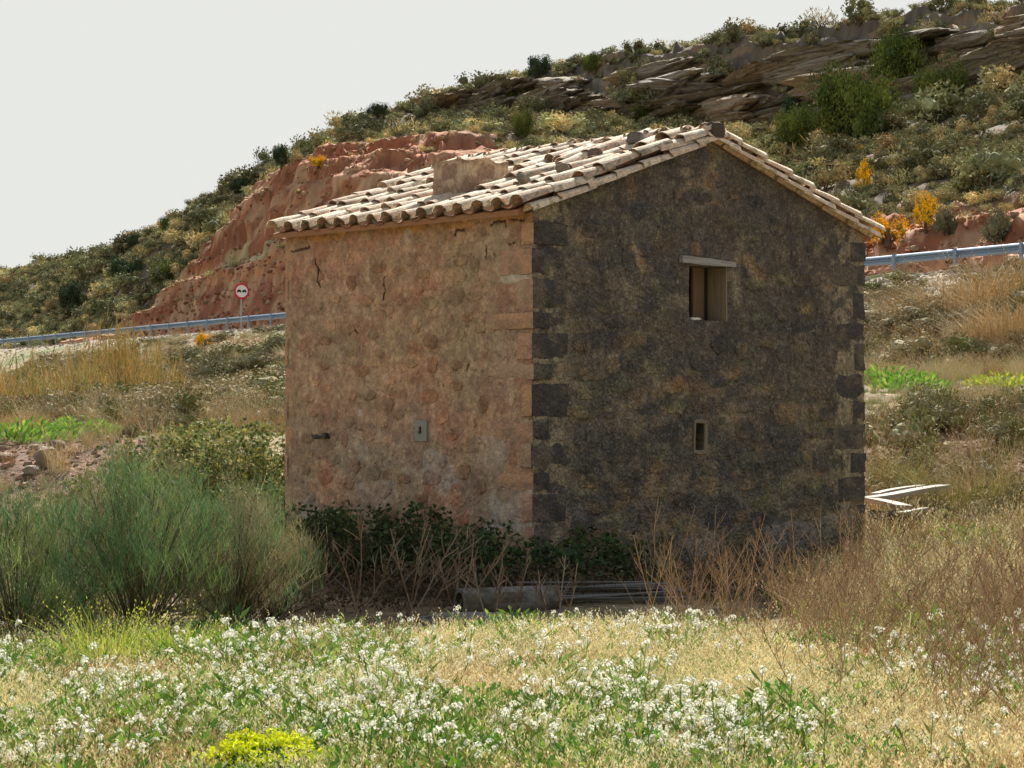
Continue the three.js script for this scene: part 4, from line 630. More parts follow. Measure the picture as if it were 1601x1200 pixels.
const trunkGeo = new THREE.CylinderGeometry(0.05, 0.09, 0.6, 6).translate(0, 0.15, 0), trunkMat = std({ color: rgb(0.12, 0.09, 0.065) });
function bush(kind, px, py, wide, tall, label, group, name = 'shrub', category = 'shrub', from = 40) {   // wide and tall in metres, base at the given point of the land
  const q = survey(px, py, from); if (!q) return; const g = new THREE.Group(), R = mulberry(px * 7 + py); g.position.copy(P(q.x, q.d, q.h - 0.1));
  const f = part('crown', shrubKinds[kind][px % 2], plantMat, g); f.scale.set(wide / 2, tall, wide / 2); f.rotation.y = R() * 6.28; const t = part('trunk', trunkGeo, trunkMat, g); t.scale.set(wide, tall, wide);
  top(g, name, label, category, group);
}
bush('dark', 720, 140, 2.3, 1.3, 'dark rounded shrub alone on the skyline left of the rock band', 'shrubs on the skyline');
bush('dark', 845, 122, 3.1, 1.9, 'wide dark shrub on the skyline where the rock band begins', 'shrubs on the skyline');
bush('green', 930, 113, 2.5, 1.6, 'bright green dome-shaped shrub on the skyline above the rock', 'shrubs on the skyline');
bush('dark', 592, 184, 2.3, 1.2, 'dark green shrub on the skyline right above the upper red cut', 'shrubs on the skyline');
bush('dark', 441, 258, 1.7, 1.5, 'small round dark shrub standing out on the skyline above the red cut', 'shrubs on the skyline');
bush('dark', 375, 305, 2.2, 1.5, 'dark shrub low on the skyline at the left edge of the red cut', 'shrubs on the skyline');
bush('green', 262, 362, 2.6, 1.6, 'pale green shrub on the left skyline above the dense scrub', 'shrubs on the skyline');
bush('dark', 210, 388, 1.6, 1.5, 'small blue-green shrub standing up on the far left skyline', 'shrubs on the skyline');
bush('green', 1330, 228, 6.6, 5.2, 'largest green bush on the hill, above the right roof slope', 'large bushes below the rock band', 'large_bush', 'bush');
bush('green', 1250, 238, 3.2, 3.0, 'green bush clinging to the left side of the largest hill bush', 'large bushes below the rock band', 'large_bush', 'bush');
bush('green', 1410, 152, 5.4, 4.6, 'second large green bush, up and right of the largest one', 'large bushes below the rock band', 'large_bush', 'bush');
bush('green', 1475, 165, 3.8, 3.0, 'olive green bush at the right end of the row below the rock', 'large bushes below the rock band', 'large_bush', 'bush');
bush('dark', 1235, 195, 2.2, 2.0, 'dark bush left of the largest hill bush', 'large bushes below the rock band', 'large_bush', 'bush');
bush('green', 1170, 195, 2.6, 1.9, 'olive bush growing out of the rock band above the roof ridge', 'large bushes below the rock band', 'large_bush', 'bush');
bush('green', 945, 205, 2.6, 1.9, 'yellow-green bush against the rock just above the ridge tiles', 'large bushes below the rock band', 'large_bush', 'bush');
bush('green', 1005, 200, 2.0, 1.4, 'rounded green bush against the rock near the ridge end', 'large bushes below the rock band', 'large_bush', 'bush');
bush('green', 795, 165, 2.4, 2.2, 'grass-green bush on the slope left of the rock band', null);
bush('green', 820, 215, 1.8, 2.2, 'upright green bush in the gully left of the rock wall', null);
bush('dark', 115, 495, 3.4, 3.2, 'dark dense bush low on the left slope above the road', 'bushes on the left slope');
bush('dark', 200, 440, 4.2, 2.2, 'wide dark bush in the middle of the left slope', 'bushes on the left slope');
bush('green', 270, 440, 4.2, 2.0, 'broad bright green bush touching the left end of the red cut', 'bushes on the left slope');
bush('green', 155, 492, 1.9, 1.5, 'small green bush beside the dark one on the left slope', 'bushes on the left slope');
bush('grey', 30, 462, 2.6, 1.8, 'grey-green bush at the left edge of the picture on the slope', 'bushes on the left slope');
bush('yellow', 1388, 392, 2.1, 1.35, 'broad yellow-flowered shrub just past the end of the right eave', 'yellow shrubs above the guardrail', 'flowering_shrub', 'shrub');
bush('yellow', 1447, 382, 1.25, 1.45, 'upright orange-yellow shrub above the guardrail', 'yellow shrubs above the guardrail', 'flowering_shrub', 'shrub');
bush('yellow', 1351, 302, 0.9, 1.4, 'narrow yellow shrub in the scrub above the right eave', 'yellow shrubs above the guardrail', 'flowering_shrub', 'shrub');
bush('yellow', 1345, 243, 0.7, 0.5, 'tiny yellow shrub below the largest hill bush', 'yellow shrubs above the guardrail', 'flowering_shrub', 'shrub');
bush('yellow', 498, 260, 1.5, 0.9, 'small yellow shrub at the top of the red cut', null, 'flowering_shrub', 'shrub');
bush('yellow', 1462, 212, 1.0, 0.5, 'low yellow shrub on the slope right of the large bushes', null, 'flowering_shrub', 'shrub');
bush('yellow', 322, 541, 1.2, 1.0, 'small yellow shrub on the gravel below the road sign', null, 'flowering_shrub', 'shrub', 90);
bush('grey', 1480, 372, 1.5, 1.3, 'silvery shrub behind the guardrail right of the yellow ones', null);
bush('grey', 1560, 372, 2.0, 1.3, 'grey-green shrub behind the right end of the guardrail', null);
console.log('hill plants done');

// ---------------------------------------------------------------- slope below the road, left and right banks
{
  const dryTall = [0, 1, 2].map((i) => grassGeo(40 + i, 70, 0.75, 0.22, 0.5, 0.013, [0.44, 0.34, 0.19], [0.58, 0.48, 0.30], 0.4));
  const dryBrown = [0, 1].map((i) => grassGeo(45 + i, 80, 0.8, 0.25, 0.65, 0.013, [0.36, 0.23, 0.12], [0.52, 0.38, 0.22], 0.3));
  const green = [0, 1].map((i) => grassGeo(48 + i, 60, 0.45, 0.22, 0.6, 0.014, [0.17, 0.27, 0.05], [0.26, 0.34, 0.09]));
  const scrub = [shrubGeo(51, 900, 0.075, [[0.26, 0.22, 0.13], [0.33, 0.27, 0.17]], { h: 0.9, core: 0.25 }), shrubGeo(52, 900, 0.075, [[0.18, 0.19, 0.08], [0.29, 0.25, 0.14]], { h: 0.9, core: 0.25 })];
  mass('bank_grass', 'dry straw and green grass on the slope between the hut and the road', 'grass', [...dryTall, ...dryBrown, ...green, ...scrub], plantMat, 20000, 401, (R) => {
    const d = 24 + 112 * Math.pow(R(), 1.35), x = (R() - 0.5) * 2 * (d * 0.24 + 0.4), [, t] = roadST(x, d); if (t > -1.2) return null;
    const u = fbm(x * 0.22, d * 0.22, 3, 411), right = x > 0, gv = t > -4 && right;
    const behind = x > -2.6 + (d - 23) * -0.1 && x < 3.6 + (d - 23) * 0.155; if (behind && d < 34) return null;
    if (gv && R() < 0.8) return null; if (!right && t > -2.6 && R() < 0.9) return null; if (fbm(x * 0.5, d * 0.4, 3, 417) < 0.42 && R() < 0.6) return null;
    const bankL = x < -4.3 && d > 26.5 && d < 32.8, bankR = x > 3.2 && d > 22 && d < 32; if (bankL && R() < 0.93 - 0.35 * (x > -5.2)) return null; if (!right && d < 26.5 && R() < 0.5) return null; if (bankR && R() < 0.35) return null;
    let v; const far = sstep(40, 70, d);
    const strip = right ? d > 32 && d < 47 : d > 31.5 && d < 35;
    if (strip && R() < (right ? 0.75 : 0.5)) v = 5 + Math.floor(R() * 2);
    else if (!right && R() < 0.05 + 0.13 * sstep(0.5, 0.6, fbm(x * 0.25 + 9, d * 0.18, 3, 419))) v = 7 + Math.floor(R() * 2);
    else if (right && t > -14 && R() < 0.34) v = R() < 0.5 ? 5 + Math.floor(R() * 2) : 7 + Math.floor(R() * 2); else if (u > 0.55 || (right && t > -13)) v = R() < 0.75 ? 3 + Math.floor(R() * 2) : Math.floor(R() * 3);
    else if (u < 0.42 && R() < 0.35) v = 5 + Math.floor(R() * 2); else v = Math.floor(R() * 3);
    if (bankR) { const q = R(); v = q < 0.25 ? 3 : q < 0.5 ? Math.floor(R() * 3) : q < 0.8 ? 5 + Math.floor(R() * 2) : 8; } const k = 0.7 + 0.6 * fbm(x * 0.6, d * 0.6, 3, 415);
    return { p: G(x, d), s: (0.28 + 0.5 * R() * R() + 0.12 * R()) * (strip ? 0.55 : 1) * (v > 6 ? 1.1 : 1) * (1 + 0.4 * far) * (t > -7 ? 0.6 : 1), v, w: 1 + 0.6 * far, c: [k, k, k] };
  });
  // gravel on the verge
  const peb = [0, 1, 2].map((i) => tint(rockGeo(60 + i, 0.1, 0.07, 0.1, 2, 0.3), [1, 1, 1]));
  mass('verge_gravel', 'pale gravel and clods spilling down from the road edge', 'gravel', peb, plantMat, 9000, 421, (R) => {
    const s = -25 + 150 * R() * R(), t = -1 - 5 * R() * R(), [x, d] = roadP(s, t); if (!inView(x, d)) return null; const k = 0.34 + 0.22 * R(); return { p: G(x, d), s: 0.5 + 1.6 * R() * R(), c: [k, k * 0.9, k * 0.77] };
  });
  // dry grass clumps hanging on the right slope, reeds on the left
  const clump = [0, 1].map((i) => grassGeo(70 + i, 420, 1.15, 0.8, 0.9, 0.016, [0.42, 0.29, 0.15], [0.58, 0.44, 0.26], 0.25));
  [[1440, 520, 1.2, 'leftmost brown grass clump on the right-hand slope below the guardrail'], [1500, 505, 1.35, 'tall brown grass clump in the middle of the right-hand slope'], [1560, 490, 1.6, 'large arching clump of dry grass on the right-hand slope'], [1598, 540, 1.4, 'dry grass clump cut by the right edge of the picture'], [1540, 545, 1.1, 'low shaggy grass clump above the green strip on the right']].forEach(([px, py, k, label], i) => {
    const q = survey(px, py, 36); const m = new THREE.Mesh(clump[i % 2], plantMat); m.position.copy(P(q.x, q.d, q.h)); m.scale.setScalar(k); m.rotation.y = i; top(m, 'dry_grass_clump', label, 'grass clump', 'dry grass clumps on the right-hand slope');
  });
  [[188, 640, 130, 2.9, 1.5, 'tall golden stand of reeds below the left end of the guardrail'], [120, 640, 34, 1.6, 1.4, 'shorter reeds left of the golden stand'], [55, 650, 44, 1.7, 1.6, 'yellowing reeds at the left edge above the earth bank'], [242, 634, 26, 1.8, 0.9, 'thin reeds at the right flank of the golden stand'], [10, 655, 40, 1.5, 1.3, 'low green-yellow reeds cut by the left edge of the picture']].forEach(([px, py, n, h, r, label], i) => {
    const q = survey(px, py, 34); const m = new THREE.Mesh(reedGeo(80 + i, n * 2.4, h, r), plantMat); m.position.copy(P(q.x, q.d, q.h)); top(m, 'reed_stand', label, 'reeds', 'reeds on the left-hand slope');
  });
  [[300, 575, 3.2, 1.1, 'grey twiggy shrub on the slope right of the reeds'], [355, 600, 3.6, 1.3, 'pale dry shrub below the road sign'], [405, 590, 3.0, 1.2, 'dry brown shrub on the slope beside the hut wall'], [330, 625, 3.0, 0.9, 'low grey shrub at the foot of the slope left of the hut'], [430, 560, 2.2, 1.2, 'twiggy shrub on the slope against the left hut corner']].forEach(([px, py, w, h, label], i) => bush('grey', px, py, w, h, label, 'dry shrubs on the slope below the road sign', 'shrub', 'shrub', 34));
}
[[4.75, 24.3, 0.95, 'olive-green grassy bush right of the planks'], [5.35, 25.2, 1.0, 'pale dry bush at the right edge above the planks'], [4.35, 25.6, 0.7, 'small dry bush on the red bank behind the planks'], [5.0, 22.9, 0.6, 'low dark green bush below the grassy one on the right']].forEach(([x, d, k, label], i) => { const m = new THREE.Mesh(grassGeo(95 + i, 420, 1.0, 0.42, 0.7, 0.008, i % 2 ? [0.36, 0.28, 0.16] : [0.24, 0.25, 0.08], i % 2 ? [0.52, 0.43, 0.28] : [0.44, 0.38, 0.17], 0.5), plantMat); m.position.copy(G(x, d)); m.scale.setScalar(k); top(m, 'bank_bush', label, 'bush', 'bushes on the bank right of the hut'); });
[[1385, 606, 0.9, 'bright green weed patch on the terrace just right of the hut'], [1425, 612, 0.7, 'smaller green weed patch right of the bright one on the terrace'], [1570, 612, 0.7, 'yellow-green weed patch on the terrace near the right edge'], [120, 684, 0.6, 'bright green weed patch on top of the left earth bank'], [35, 694, 0.8, 'green weed patch on the bank at the left edge'], [1412, 498, 0.7, 'small yellow-green weed patch on the right-hand slope']].forEach(([px, py, k, label], i) => { const q = survey(px, py, 26, 90); if (!q) return; const y = i === 2 || i === 5, m = new THREE.Mesh(leafyGeo(270 + i, 420, 0.85, 0.13, y ? [[0.55, 0.55, 0.06], [0.32, 0.40, 0.06]] : [[0.20, 0.38, 0.05], [0.12, 0.26, 0.04], [0.34, 0.44, 0.09]]), leafMat); m.position.copy(P(q.x, q.d, q.h)); m.scale.set(k * 1.2, k * 1.5, k); top(m, 'weed_patch', label, 'weeds', 'green weed patches on the banks'); });
// brambles beside and behind the hut
function place(geo, mat, x, d, turn, scale, name, label, category, group, sink = 0.02) { const m = new THREE.Mesh(geo, mat); m.position.copy(G(x, d)).add(V(0, -sink, 0)); m.rotation.y = turn; m.scale.setScalar(scale); return top(m, name, label, category, group); }
{
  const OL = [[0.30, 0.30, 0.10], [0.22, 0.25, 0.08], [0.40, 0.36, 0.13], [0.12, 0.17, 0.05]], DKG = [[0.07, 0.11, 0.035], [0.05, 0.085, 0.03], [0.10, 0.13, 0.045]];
  place(brambleGeo(101, 2.0, 1.45, 1.3, 260, OL), leafMat, -3.15, 27.0, 0.3, 1, 'bramble', 'olive-yellow bramble heap against the left corner of the hut', 'bramble', 'brambles left of the hut');
  place(brambleGeo(102, 2.1, 1.3, 1.3, 240, OL), leafMat, -3.9, 28.2, 0.6, 1, 'bramble', 'olive bramble heap behind the green broom, below the dry grass', 'bramble', 'brambles left of the hut');
  place(brambleGeo(103, 1.6, 0.8, 1.0, 130, OL), leafMat, -4.5, 26.2, 0.2, 1, 'bramble', 'low bramble patch beside the earth bank', 'bramble', 'brambles left of the hut');
  place(brambleGeo(109, 1.5, 0.75, 0.9, 120, [[0.22, 0.25, 0.08], [0.12, 0.17, 0.05]]), leafMat, -2.75, 24.6, 0.4, 1, 'bramble', 'shaded green bramble close to the left hut corner', 'bramble', 'brambles left of the hut');
  const along = (l, o) => { const p = hut.localToWorld(V(-o, 0, -l)); return [p.x, -p.z]; };
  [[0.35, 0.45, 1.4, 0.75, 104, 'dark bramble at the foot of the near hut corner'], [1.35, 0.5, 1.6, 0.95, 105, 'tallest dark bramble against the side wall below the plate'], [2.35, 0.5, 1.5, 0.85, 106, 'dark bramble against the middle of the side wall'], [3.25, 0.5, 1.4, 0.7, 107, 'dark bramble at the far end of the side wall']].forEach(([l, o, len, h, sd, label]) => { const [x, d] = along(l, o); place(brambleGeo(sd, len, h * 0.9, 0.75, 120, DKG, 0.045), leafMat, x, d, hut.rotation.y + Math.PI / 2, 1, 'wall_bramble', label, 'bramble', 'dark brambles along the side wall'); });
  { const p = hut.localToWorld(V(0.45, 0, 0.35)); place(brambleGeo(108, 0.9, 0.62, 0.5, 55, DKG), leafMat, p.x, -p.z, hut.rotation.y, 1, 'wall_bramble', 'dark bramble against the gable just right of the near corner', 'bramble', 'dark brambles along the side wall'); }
  // bare shrubs and litter in the shade
  const bareMat = plantMat;
  place(bareGeo(111, 0.85, 4), bareMat, -1.28, 18.2, 0.3, 1, 'bare_shrub', 'bare grey-brown shrub with forked twigs, left of the two in the shade', 'shrub', 'bare shrubs in front of the side wall');
  place(bareGeo(112, 1.0, 5), bareMat, -0.78, 17.9, 1.3, 1, 'bare_shrub', 'taller bare shrub with curved twigs in front of the side wall', 'shrub', 'bare shrubs in front of the side wall');
  place(bareGeo(113, 0.7, 5), bareMat, -0.45, 18.4, 2.2, 1, 'bare_shrub', 'low tangle of bare twigs next to the pipe opening', 'shrub', 'bare shrubs in front of the side wall');
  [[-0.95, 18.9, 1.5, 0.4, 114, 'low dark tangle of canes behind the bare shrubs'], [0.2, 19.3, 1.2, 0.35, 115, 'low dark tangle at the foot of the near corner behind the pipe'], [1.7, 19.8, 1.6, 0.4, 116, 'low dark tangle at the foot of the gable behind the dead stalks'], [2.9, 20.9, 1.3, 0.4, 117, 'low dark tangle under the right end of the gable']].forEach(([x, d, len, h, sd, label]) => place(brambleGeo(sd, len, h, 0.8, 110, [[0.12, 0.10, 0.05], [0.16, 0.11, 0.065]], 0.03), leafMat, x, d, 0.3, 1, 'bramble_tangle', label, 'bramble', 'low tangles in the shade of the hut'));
  [[-0.1, 17.6, 0.6, 'thin bare twigs standing in front of the pipe'], [0.35, 17.9, 0.55, 'thin bare twigs in front of the cane heap'], [-1.7, 18.3, 0.75, 'bare twigs next to the broom in the shade']].forEach(([x, d, h, label], i) => place(bareGeo(119 + i * 3, h, 4), plantMat, x, d, i * 2, 1, 'bare_shrub', label, 'shrub', 'bare shrubs in front of the side wall'));
  const conc = std({ map: colourTex(256, 256, (u, v) => mul3(mix3([0.17, 0.16, 0.145], [0.10, 0.085, 0.06], sstep(0.4, 0.62, fbm(u * 5, v * 5, 5, 941))), 0.5 + fbm(u * 28, v * 28, 3, 943)), true), bumpMap: rockBump, bumpScale: 0.02 });
  const ring = new THREE.Shape(); ring.absarc(0, 0, 0.115, 0, Math.PI * 2, false); const inn = new THREE.Path(); inn.absarc(0, 0, 0.092, 0, Math.PI * 2, true); ring.holes.push(inn);
  const pipe = new THREE.Mesh(new THREE.ExtrudeGeometry(ring, { depth: 0.85, bevelEnabled: true, bevelSize: 0.006, bevelThickness: 0.006, curveSegments: 24 }), conc); pipe.position.copy(G(-0.42, 18.3)).add(V(0, 0.075, 0)); pipe.rotation.y = Math.PI / 2 + 0.42; top(pipe, 'pipe', 'grey concrete pipe lying in the shade in front of the hut corner', 'pipe');
  const slab = new THREE.Mesh(rockGeo(66, 0.8, 0.12, 0.35, 10, 0.3, 3), std({ color: rgb(0.20, 0.19, 0.18), bumpMap: rockBump, bumpScale: 0.03 })); slab.position.copy(G(-0.3, 17.3)).add(V(0, 0.03, 0)); slab.rotation.y = 0.1; top(slab, 'stone_slab', 'flat grey slab on the ground below the pipe opening', 'slab');
  const heap = new THREE.Group(); heap.position.copy(G(0.78, 19.1)); heap.rotation.y = 0.32; top(heap, 'cane_heap', 'heap of long grey canes lying at the foot of the gable', 'canes'); const R = mulberry(118), cg = new THREE.CylinderGeometry(0.010, 0.012, 1.25, 6).rotateZ(Math.PI / 2), cm = [0.14, 0.10, 0.18].map((k) => std({ color: rgb(k, k * 0.98, k * 0.96), roughness: 0.7 }));
  for (let i = 0; i < 16; i++) { const c = part('cane', cg, cm[i % 3], heap); c.position.set((R() - 0.5) * 0.35, 0.02 + 0.011 * i * (0.75 + 0.25 * R()), (R() - 0.5) * 0.32 * (1 - i / 50)); c.rotation.set(0, (R() - 0.5) * 0.14, (R() - 0.5) * 0.07); }
}
// broom on the left
[[-2.55, 15.6, 1.22, 0.75, 620, 'big green broom bush, the tallest on the left'], [-3.3, 15.2, 0.95, 0.7, 480, 'green broom bush cut by the left edge of the picture'], [-2.0, 16.4, 0.95, 0.5, 430, 'greyer broom bush between the tall one and the hut'], [-1.85, 17.7, 0.8, 0.42, 300, 'thin broom bush nearest the left hut corner'], [-2.9, 17.6, 1.2, 0.8, 480, 'broom bush standing behind the tallest one'], [-3.6, 18.6, 1.05, 0.7, 360, 'broom bush at the back below the earth bank'], [-2.2, 18.4, 0.95, 0.6, 340, 'broom bush half hidden behind the greyer one']].forEach(([x, d, h, r, n, label], i) => place(broomGeo(130 + i, n * 3.0, h * 1.22, r * 0.98), leafMat, x, d, i, 1, 'broom_bush', label, 'broom bush', 'broom bushes on the left'));
place(leafyGeo(139, 260, 0.28, 0.085, [[0.05, 0.10, 0.03], [0.07, 0.14, 0.04]]), leafMat, -1.92, 15.4, 0, 1.3, 'leafy_weed', 'dark leafy weed at the foot of the greyer broom bush', 'weed');

// ---------------------------------------------------------------- field in front
{
  const straw = [0, 1, 2].map((i) => grassGeo(150 + i, 60, 0.26, 0.13, 0.7, 0.0055, [0.52, 0.39, 0.17], [0.76, 0.66, 0.38], 0.6));
  const rust = grassGeo(155, 60, 0.22, 0.13, 0.8, 0.0055, [0.36, 0.19, 0.09], [0.50, 0.32, 0.16], 0.4);
  const gre = [0, 1].map((i) => grassGeo(157 + i, 55, 0.20, 0.13, 0.7, 0.006, [0.30, 0.42, 0.05], [0.56, 0.60, 0.13]));
  const herb = [0, 1].map((i) => leafyGeo(160 + i, 60, 0.13, 0.05, [[0.16, 0.30, 0.05], [0.32, 0.46, 0.07], [0.52, 0.55, 0.13]]));
  const dirt = (x, d) => sstep(0.52, 0.62, fbm(x * 1.1 + 3, d * 0.8, 3, 171));
  mass('field_grass', 'short dry and green grass of the foreground field', 'grass', [...straw, rust, ...gre, ...herb], leafMat, 13000, 431, (R) => {
    const d = 8.8 + 7.2 * R(), x = (R() - 0.5) * 2 * (d * 0.235 + 0.3); if (!inView(x, d) || Math.hypot(x + 1.06, d - 9.6) < 0.34) return null; if (d > 15.0 + 0.5 * Math.sin(x * 1.7) && R() < 0.85 - 0.6 * sstep(1.5, 2.5, x)) return null;
    const u = fbm(x * 0.7, d * 0.5, 3, 441), rt = sstep(1.0, 2.2, x), v = R() < 0.10 + 0.4 * rt + 0.5 * sstep(0.58, 0.66, fbm(x * 1.3 + 8, d * 0.9, 3, 443)) ? 3 : (u > 0.45 && R() < 0.82) || R() < 0.34 ? 4 + Math.floor(R() * 4) : Math.floor(R() * 3), k = 0.8 + 0.4 * R();
    const hb = sstep(0.54, 0.62, fbm(x * 1.6 + 2, d * 1.1, 3, 445)), vv = R() < hb * 0.6 ? 6 + Math.floor(R() * 2) : v; return { p: G(x, d), s: (0.6 + 0.6 * R()) * (vv > 5 ? 1.25 : 1), v: vv, c: vv > 5 ? [k * 0.62, k * 0.72, k * 0.6] : [k, k, k] };
  });
  mass('side_grass', 'rough brown and green grass beside the hut, right of the gable and behind the broom', 'grass', [...straw, rust, ...gre, ...herb], leafMat, 3600, 433, (R) => {
    const d = 14.8 + 9.6 * R(), rt = R() < 0.7, x = rt ? 2.3 + 3.4 * R() : -3.2 - 2.6 * R(); if (!inView(x, d) || (rt && x < 2.3 + (d - 19) * 0.34)) return null; const k = 0.55 + 0.4 * R(), q = R();
    return { p: G(x, d), s: 0.9 + 1.1 * R(), v: q < 0.4 ? 3 : q < 0.6 ? Math.floor(R() * 3) : 4 + Math.floor(R() * 4), c: [k, k, k] };
  });
  const kinds = [0, 1, 2, 3, 4, 5, 6].map((i) => flowerParts(180 + i));
  const want = (x, d, R) => { const n = fbm(x * 1.5 + 1, d * 0.9, 3, 451), rt = 0.3 * sstep(1.5, 3.0, x) * sstep(11, 13, d); return R() < clamp(0.27 + 1.6 * (n - 0.44) - 0.18 * sstep(12.2, 13, d) * sstep(14.6, 14, d)) * (1 - 0.8 * rt) && !(Math.hypot(x + 1.06, (d - 9.5) * 0.8) < 0.42) && !(x > 1.4 && d < 12.4 && R() < 0.6) && Math.hypot(x + 2.4, (d - 13.3) * 0.6) > 0.5 && Math.hypot(x - 1.35, (d - 11.2) * 0.6) > 0.3 && Math.hypot(x - 1.8, (d - 11.2) * 0.6) > 0.22 && Math.hypot(x + 0.12, (d - 11.0) * 0.6) > 0.2; };
  const spots = [], R = mulberry(190); for (let i = 0; i < 3300; i++) { const d = 9.3 + 5.9 * Math.pow(R(), 1.05), x = (R() - 0.5) * 2 * (d * 0.232 + 0.2); if (want(x, d, R) && d < 14.7 + 0.5 * Math.sin(x * 1.7)) spots.push([x, d, R() * 6.28, 0.6 + 1.0 * R() * R() + 0.2 * R(), Math.floor(R() * 7)]); }
  spots.sort((a, b) => a[1] - b[1]); console.log('flowers', spots.length);
  spots.slice(0, 300).forEach(([x, d, turn, sc, k]) => { const g = new THREE.Group(); g.position.copy(G(x, d)); g.rotation.y = turn; g.scale.setScalar(sc); part('stems', kinds[k][0], plantMat, g); kinds[k][1].forEach((h) => part('flower_head', h, petalMat, g)); top(g, 'white_flower', 'small white-flowered weed in the near part of the field', 'flower', 'white flowers in the near part of the field'); });
  const far = spots.slice(300); let i = 0; const merged = kinds.map(([s, h]) => mergeGeometries([s, ...h]));
  mass('far_white_flowers', 'drift of white-flowered weeds towards the hut', 'flowers', merged, petalMat, far.length, 191, () => { const [x, d, , sc, k] = far[i++]; return { p: G(x, d), s: sc * 1.08, v: k }; });
  // dry brown stalks on the right and in front of the gable
  const SC0 = [0.20, 0.115, 0.07], SC1 = [0.44, 0.31, 0.20], stalks = [0, 1, 2, 3, 4].map((i) => stalkGeo(200 + i, 0.72, SC0, SC1, 11, 0.006)), spotsS = [], Q = mulberry(210);
  for (let k = 0; k < 640; k++) { const d = 10.0 + 8.8 * Q(), x = 0.3 + (d * 0.232 - 0.1) * Q(); const wgt = d > 16.6 ? 0.55 * sstep(0.5, 1.4, x) * (1 - 0.4 * sstep(3.1, 3.4, x)) : sstep(0.9, 2.2, x + (d - 13) * 0.18); if (Q() < wgt * 0.9) spotsS.push([x, d, Q() * 6.28, (d > 16.6 ? 0.9 : 0.75) + 0.5 * Q(), Math.floor(Q() * 5)]); }
  spotsS.sort((a, b) => a[1] - b[1]); console.log('stalks', spotsS.length);
  spotsS.slice(0, 300).forEach(([x, d, turn, sc, k]) => { const m = new THREE.Mesh(stalks[k], plantMat); m.position.copy(G(x, d)); m.rotation.y = turn; m.scale.setScalar(sc); top(m, 'dry_stalk', 'brown dead branching weed stalk on the right side of the field', 'dead weed', 'dead weed stalks on the right of the field'); });
  const farS = spotsS.slice(300); let j = 0; if (farS.length) mass('far_dry_stalks', 'dead weed stalks standing in front of the gable wall', 'dead weeds', stalks, plantMat, farS.length, 211, () => { const [x, d, , sc, k] = farS[j++]; return { p: G(x, d), s: sc, v: k }; });
  // single plants
  const sp = new THREE.Group(); sp.position.copy(G(-1.06, 9.72)); const [ss, sb] = spurgeGeo(220, 0.32, 0.235); part('stems', ss, leafMat, sp); part('flower_bracts', sb, leafMat, sp); top(sp, 'spurge', 'bright yellow-green spurge dome at the bottom edge of the picture', 'spurge');
  place(leafyGeo(221, 520, 0.36, 0.075, [[0.10, 0.27, 0.035], [0.18, 0.38, 0.05]]), leafMat, 1.32, 11.4, 0, 1.15, 'leafy_weed', 'bright green leafy weed among flowers, lower right', 'weed');
  place(leafyGeo(222, 420, 0.30, 0.065, [[0.08, 0.17, 0.035], [0.12, 0.22, 0.05]]), leafMat, 1.80, 11.3, 0, 1.1, 'leafy_weed', 'dark green low weed right of the bright leafy one', 'weed');
  place(leafyGeo(223, 360, 0.28, 0.065, [[0.07, 0.15, 0.03], [0.12, 0.20, 0.05]]), leafMat, 0.9, 11.7, 0, 1.15, 'leafy_weed', 'dark green weed left of the bright leafy one', 'weed');
  place(leafyGeo(224, 360, 0.26, 0.06, [[0.08, 0.17, 0.035], [0.14, 0.24, 0.05]]), leafMat, -0.12, 11.0, 0, 1.15, 'leafy_weed', 'dark green weed among the flowers at the bottom centre', 'weed');
  place(leafyGeo(225, 360, 0.26, 0.06, [[0.07, 0.16, 0.03], [0.14, 0.24, 0.05]]), leafMat, -2.5, 12.9, 0, 1.15, 'leafy_weed', 'dark green weed below the feathery yellow-green plant', 'weed');
  const fe = mergeGeometries([grassGeo(226, 240, 0.46, 0.14, 0.7, 0.006, [0.42, 0.52, 0.05], [0.60, 0.64, 0.10], 0.5), grassGeo(227, 90, 0.4, 0.16, 0.6, 0.006, [0.45, 0.30, 0.12], [0.5, 0.4, 0.2])]);
  place(fe, leafMat, -2.45, 13.7, 0, 1.15, 'feathery_weed', 'feathery yellow-green plant in front of the broom bushes', 'weed');
  place(fe, leafMat, -2.05, 14.0, 2, 0.95, 'feathery_weed', 'smaller feathery plant right of the tallest feathery one', 'weed');
}
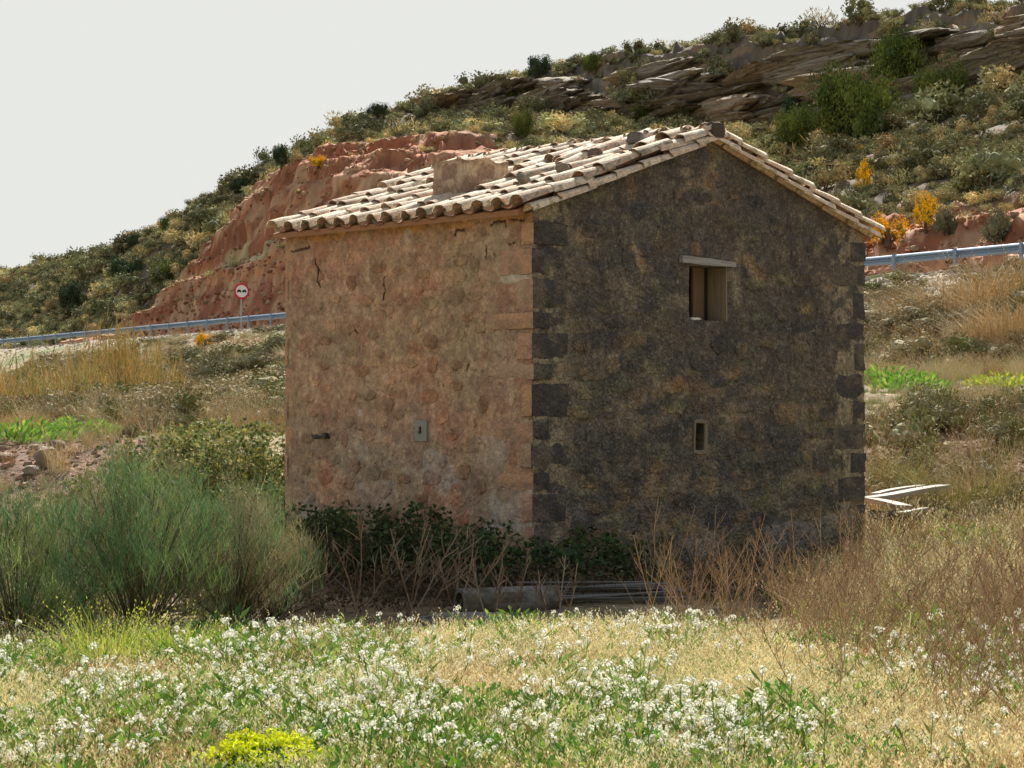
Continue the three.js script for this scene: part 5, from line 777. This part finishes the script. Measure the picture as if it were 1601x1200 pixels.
// ---------------------------------------------------------------- boards, crate and stones
{
  const pale = [[0.34, 0.29, 0.23], [0.30, 0.25, 0.20], [0.36, 0.32, 0.27]].map((c, i) => std({ map: woodTex(c, mul3(c, 0.75), 900 + i * 3), roughness: 0.8 }));
  const plank = (px0, py0, d0, px1, py1, d1, w, t, i, label) => {
    const at = (px, py, d) => P((px - 800.5) / F * d, d, 1.6 + (640 - py) / F * d), a = at(px0, py0, d0), b = at(px1, py1, d1), g = new THREE.BoxGeometry(a.distanceTo(b), t, w, 8, 1, 2), p = g.attributes.position;
    for (let k = 0; k < p.count; k++) p.setY(k, p.getY(k) + 0.012 * Math.sin(p.getX(k) * 4 + i)); g.computeVertexNormals(); const u = g.attributes.uv; for (let k = 0; k < u.count; k++) u.setXY(k, u.getY(k) * 0.3, u.getX(k) * 1.5);
    const m = new THREE.Mesh(g, pale[i % 3]); m.position.copy(a).add(b).multiplyScalar(0.5); m.quaternion.setFromUnitVectors(V(1, 0, 0), b.clone().sub(a).normalize()); top(m, 'plank', label, 'plank', 'loose planks right of the hut');
  };
  plank(1357, 778, 23.6, 1476, 762, 24.2, 0.2, 0.045, 0, 'long pale plank on top of the heap right of the hut');
  plank(1358, 780, 23.5, 1412, 794, 22.9, 0.2, 0.045, 1, 'short pale plank meeting the long one at an angle');
  plank(1368, 773, 24.0, 1440, 759, 24.5, 0.12, 0.03, 2, 'thin plank lying just behind the long pale one');
  plank(1408, 803, 23.1, 1446, 797, 23.3, 0.12, 0.03, 1, 'short plank stub sticking out below the other planks');
  const box = new THREE.Group(); box.position.copy(P(3.93, 23.4, groundH(3.93, 23.4))); box.rotation.y = 0.5; top(box, 'crate', 'dark blue-grey open crate holding up the planks', 'crate'); const cm = std({ color: rgb(0.05, 0.06, 0.08), roughness: 0.6 }), hb = 1.6 - 152 / F * 23.4 - groundH(3.93, 23.4) - 0.03;
  for (const z of [-0.16, 0.16]) for (let k = 0; k < 3; k++) part('slat', bx(0.42, hb * 0.26, 0.018, 0, hb * (0.17 + 0.33 * k), z), cm, box); for (const x of [-0.2, 0.2]) for (let k = 0; k < 3; k++) part('slat', bx(0.018, hb * 0.26, 0.30, x, hb * (0.17 + 0.33 * k), 0), cm, box);
  for (const x of [-0.18, 0.18]) for (const z of [-0.135, 0.135]) part('corner_post', bx(0.03, hb, 0.03, x, hb / 2, z), cm, box);
  const stone = (px, py, from, w, h, c, seed, label) => { const q = survey(px, py, from, 60); if (!q) return; const m = new THREE.Mesh(rockGeo(seed, w, h, w * 0.8, 10, 0.45, 2.6), std({ color: rgb(...c), bumpMap: rockBump, bumpScale: 0.03 })); m.position.copy(P(q.x, q.d, q.h + h * 0.25)); m.rotation.y = seed; top(m, 'bank_stone', label, 'stone', 'stones in the earth bank on the left'); };
  stone(72, 730, 24, 0.34, 0.32, [0.36, 0.29, 0.23], 71, 'large pale boulder low in the red earth bank'); stone(88, 703, 24, 0.24, 0.15, [0.30, 0.22, 0.17], 72, 'brown flat stone above the pale boulder in the bank'); stone(155, 668, 26, 0.32, 0.09, [0.55, 0.48, 0.39], 73, 'pale flat slab lying on top of the bank'); stone(10, 722, 24, 0.26, 0.12, [0.45, 0.33, 0.25], 74, 'flat reddish stone at the left edge of the bank'); stone(60, 706, 24, 0.2, 0.08, [0.42, 0.33, 0.25], 75, 'thin flat stone left of the brown one in the bank'); stone(50, 745, 24, 0.22, 0.14, [0.40, 0.34, 0.28], 76, 'small grey stone at the foot of the bank');
  const peb = [0, 1].map((i) => tint(rockGeo(60 + i, 0.1, 0.07, 0.1, 2, 0.3), [1, 1, 1]));
  mass('bank_clods', 'clods and small stones on the red earth banks beside the hut', 'clods', peb, plantMat, 2500, 461, (R) => { const right = R() < 0.5, d = (right ? 22 : 25.5) + (right ? 10 : 7) * R(), x = right ? 3.4 + (d - 22) * 0.16 + 3 * R() : -4 - 4.5 * R(); if (!inView(x, d)) return null; const k = 0.16 + 0.22 * R(); return { p: G(x, d), s: 0.3 + 1.6 * R() * R() * R(), c: [k * 1.15, k * 0.75, k * 0.55] }; });
}
scene.traverse((o) => { if (o.isMesh) { o.castShadow = true; o.receiveShadow = true; } });
renderer.render(scene, camera);
